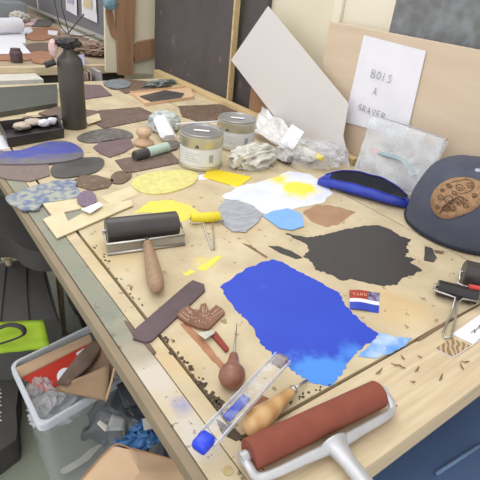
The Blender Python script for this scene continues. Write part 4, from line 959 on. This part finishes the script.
bmesh.ops.remove_doubles(bm, verts=bm.verts, dist=.0001)
mk('rim', bm, M_milkyrim, bn, smooth=True, auto=.7)
def slab(px, zs, th, name, m_, label, cat, sub=1, amp=0, n=(0, 0, 1), seed=0, group=None):
    P = [at(x, y, z) for (x, y), z in zip(px, zs)]
    return tag(mk(name, plane_quad(P, th, n, sub, amp, seed), m_, smooth=amp > 0), label, cat, group)
slab([(15, 368), (90, 334), (92, 341), (19, 378)], [.385, .385, .365, .365], .006, 'cardboard_flap', M_cardl, 'light cardboard flap lying along the rear of bin', 'cardboard')
slab([(21, 377), (90, 343), (94, 362), (46, 392)], [.36, .36, .34, .34], .004, 'red_folder', M_red, 'red folder in the translucent bin', 'folder')
slab([(76, 353), (84, 348), (86, 355), (79, 361)], [.372]*4, .002, 'paper_sheet', M_white, 'white paper corner on red folder in bin', 'paper')
tag(mk('white_disc', lathe(at(66, 376, .38), V((-.3, -.6, .7)), [(0, .022), (.012, .022)], seg=24), M_white, smooth=True, auto=.6), 'white round roll end in the bin beside paper bag', 'roll')
tag(mk('plastic_wrap', crumple(at(42, 394, .345), (.032, .055, .018), .35, 2, 71, sub=5), film('grey wrap', 'd8d6d6', .35, sc=18, var=.4), smooth=True, auto=.4), 'crinkled clear wrap at left side inside bin', 'wrap')
tag(mk('grey_scrap', crumple(at(60, 405, .30), (.075, .05, .04), .35, 1.8, 73), mat('grey pulp', 'a4a8aa', 'bcc1c5', sc=12, rough=.3), smooth=True, auto=.4), 'grey crumpled film at near side inside bin', 'scrap')
bgp = root('paper_bag', at(85, 375, .4), 'brown paper bag with gathered folds leaning out of the bin', 'bag')
mk('bag_side', plane_quad([at(96, 340, .47), at(118, 353, .52), at(106, 401, .42), at(54, 391, .40)], .003, (-.3, -.5, .8), 12, .012, 4), M_cardd, bgp, smooth=True)
b_ = bmesh.new()
for i in range(5):
    u = i/4; tube([at(98+u*6, 337+u*4, .49), at(80+u*8, 358+u*5, .47), at(57+u*8, 384+u*2, .43)], [.004, .012, .004], b_, seg=8, smooth=3, flat=.5)
mk('gathered_fold', b_, mat('brown folds', '4e3b2f', '7d6550', sc=14, contrast=.4), bgp, smooth=True)
mk('bag_lip', tube([at(106, 401, .425), at(112, 380, .49), at(118, 353, .525)], .003, seg=6), M_cardl, bgp)
mk('bag_front_flap', plane_quad([at(60, 386, .425), at(110, 364, .50), at(107, 401, .43), at(57, 391, .40)], .002, (-.3, -.5, .8), 8, .008, 9), mat('tan paper', 'a58a6b', '937858', sc=8), bgp, smooth=True)

# clear rubbish bag with blue, labels, scraps
rb = root('rubbish_bag', at(150, 420, .2), 'dark clear plastic bag of scraps under the bench corner', 'bag')
mk('bag_film', drape([(84, 428), (118, 380), (215, 462), (150, 500)], .34, .24, .05, nu=34, seed=3, fr=9), M_darkfilm, rb, smooth=True)
tag(mk('blue_film', drape([(114, 440), (142, 426), (170, 436), (140, 452)], .37, .36, .03, nu=16, seed=5, fr=14), mat('blue film', '3173b8', '5a8cc0', sc=14, rough=.3), smooth=True), 'bright blue plastic film on the dark rubbish bag', 'film')
slab([(142, 419), (157, 416), (159, 427), (144, 430)], [.44]*4, .002, 'barcode_label', M_offwhite, 'white barcode label on dark plastic bag', 'label')
slab([(100, 420), (112, 428), (105, 431), (97, 423)], [.42]*4, .003, 'paper_scrap', M_offwhite, 'narrow white scrap left on the dark plastic bag', 'paper', 4, .01)
slab([(112, 414), (126, 418), (124, 430), (106, 430)], [.42]*4, .003, 'paper_scrap', mat('grey scrap', 'a9abab'), 'pale grey scrap on dark plastic bag', 'paper', 4, .01)
slab([(62, 468), (84, 455), (86, 450), (96, 454), (90, 462), (70, 473)], [.1]*6, .003, 'paper_scrap', M_offwhite, 'x', 'paper') if False else None
tag(mk('paper_scrap', prism(catmull([at(x, y, .03) for x, y in [(61, 469), (80, 458), (90, 449), (102, 444), (94, 453), (88, 460), (70, 471), (63, 473)]], 2), .004), M_offwhite), 'long torn white scrap on floor below the bin', 'paper')
# brown paper bag at bottom
kp = root('kraft_paper', at(140, 465, .40), 'large light brown kraft paper at bottom edge of picture', 'paper')
bm = bmesh.new(); Pk = [at(x, y, z) for x, y, z in ((76, 486, .42), (112, 446, .46), (130, 448, .47), (168, 458, .45), (206, 470, .44), (212, 520, .40), (70, 540, .40))]
c = bm.verts.new(sum(Pk, V((0, 0, 0)))/7+V((0, 0, .02))); vs = [bm.verts.new(p) for p in Pk]
for i in range(7): bm.faces.new([c, vs[i], vs[(i+1) % 7]])
bmesh.ops.subdivide_edges(bm, edges=bm.edges[:], cuts=6, use_grid_fill=True)
for v in bm.verts: v.co.z += .012*noise.noise(v.co*14)
bmesh.ops.solidify(bm, geom=bm.faces[:], thickness=.003)
mk('paper_body', bm, M_cardl, kp, smooth=True, auto=.6)
mk('folded_edge', tube([at(76, 486, .425), at(112, 446, .465), at(130, 448, .475), at(168, 458, .455), at(206, 470, .445)], .0015, seg=6, smooth=3), mat('brown fold edge', 'b98a5c'), kp, smooth=True)

# black bags and green bag at far left
bk = root('backpack', at(30, 290, .3), 'charcoal backpack with seams standing on floor left of bench', 'backpack')
b = prism([at(x, y, .36) for x, y in [(-30, 276), (-4, 264), (20, 260), (44, 263), (50, 285), (57, 312), (60, 320), (-30, 322)]], .355)
bmesh.ops.bevel(b, geom=[e for e in b.edges if len(e.link_faces) == 2 and e.calc_face_angle(0) > .4], offset=.015, segments=3, affect='EDGES')
mk('body', b, M_fabric2, bk, smooth=True, auto=.9)
for pts in ([(6, 266), (3, 295), (0, 325)], [(26, 263), (27, 295), (30, 328)], [(42, 266), (48, 292), (58, 322)]):
    mk('seam', tube([at(x, y, .362) for x, y in pts], .0025, seg=6, smooth=3), M_fabric, bk)
b = prism(catmull([at(x, y, .62) for x, y in [(-30, 190), (2, 196), (18, 208), (30, 220), (42, 234), (57, 249), (40, 252), (22, 247), (8, 238), (-30, 236)]], 4), .07)
bmesh.ops.bevel(b, geom=[e for e in b.edges if len(e.link_faces) == 2 and e.calc_face_angle(0) > .8], offset=.018, segments=3, affect='EDGES')
tag(mk('hanging_jacket', b, M_fabric, smooth=True, auto=1.0), 'black jacket bulging out left of the bench edge', 'jacket')
wf = root('wooden_stool', at(40, 255, .4), 'bent wooden stool frame between black jacket and backpack', 'stool')
mk('side_bar', tube([at(2, 259, .40), at(12, 256, .40), at(30, 253, .40), at(60, 256, .40)], .012, seg=10, smooth=4, flat=.6), M_pine, wf, smooth=True)
mk('curved_bar', tube([at(6, 238, .40), at(13, 250, .40), at(28, 254, .40), at(46, 251, .40)], .009, seg=10, smooth=4), M_pine, wf, smooth=True)
mk('paint_spot', tube([at(48, 262, .41), at(54, 268, .41)], .012, seg=8, flat=.3), M_offwhite, wf)
for q in ((8, 256), (57, 257)):
    p = at(*q, .40); mk('leg', tube([p, V((p.x, p.y+.03, 0))], .012, seg=8), M_pine, wf)
tag(mk('dark_bag', crumple(V((.53, 1.62, .13)), (.08, .26, .14), .2, 2, 85, zmin=.002, sub=5), M_fabric, smooth=True, auto=.6), 'dark bag squeezed between backpack and bench side', 'bag')
gb_ = root('green_bag', at(25, 340, .2), 'lime green shopping bag with black strap behind the black bag', 'bag')
mk('bag_body', plane_quad([at(-20, 327, .44), at(44, 323, .44), at(50, 348, .375), at(-20, 356, .375)], .03, (-.2, -1, .3), 10, .012, 3), M_lime, gb_, smooth=True)
mk('strap', tube([at(-8, 331, .455), at(8, 325, .46), at(21, 327, .46), at(24, 334, .44), at(12, 340, .42), at(-8, 346, .41)], .009, seg=8, smooth=4, flat=.35), M_fabric, gb_, smooth=True)
tb_ = root('tote_bag', at(5, 400, .2), 'black tote bag with white printed text at left edge', 'bag')
P = [at(x, y, .10) for x, y in [(-60, 335), (-2, 338), (8, 350), (14, 368), (18, 388), (16, 410), (17, 432), (8, 445), (-60, 470)]]
b = prism(catmull(P, 3), .097)
bmesh.ops.bevel(b, geom=[e for e in b.edges if len(e.link_faces) == 2 and e.calc_face_angle(0) > .8], offset=.02, segments=3, affect='EDGES')
mk('bag_body', b, M_fabric, tb_, smooth=True, auto=.8)
b_ = bmesh.new()
for i, y in enumerate((389, 393, 397, 401, 405, 412, 416, 420)): tube([at(-6, y, .102), at(1.5 if i % 3 else .5, y+.4, .102)], .0022, b_, seg=4)
mk('printed_text', b_, M_white, tb_)

# ------------------------------------------------------------------ below bench, lower right: blue crate
bc = root('storage_crate', (1.15, .0, 0), 'dusty blue plastic crate under front edge of bench', 'crate')
mk('crate_body', box((.48, -.35, .02), (1.20, .56, .57), bev=.01), M_bluebin, bc)
mk('lid', box((.47, -.36, .571), (1.21, .57, .59), bev=.004), M_bluebin, bc)
mk('lid_ridge', tube([at(436, 474, .594), at(482, 444, .594)], .004, seg=8), mat('pale ridge', '6c89ab'), bc, smooth=True)
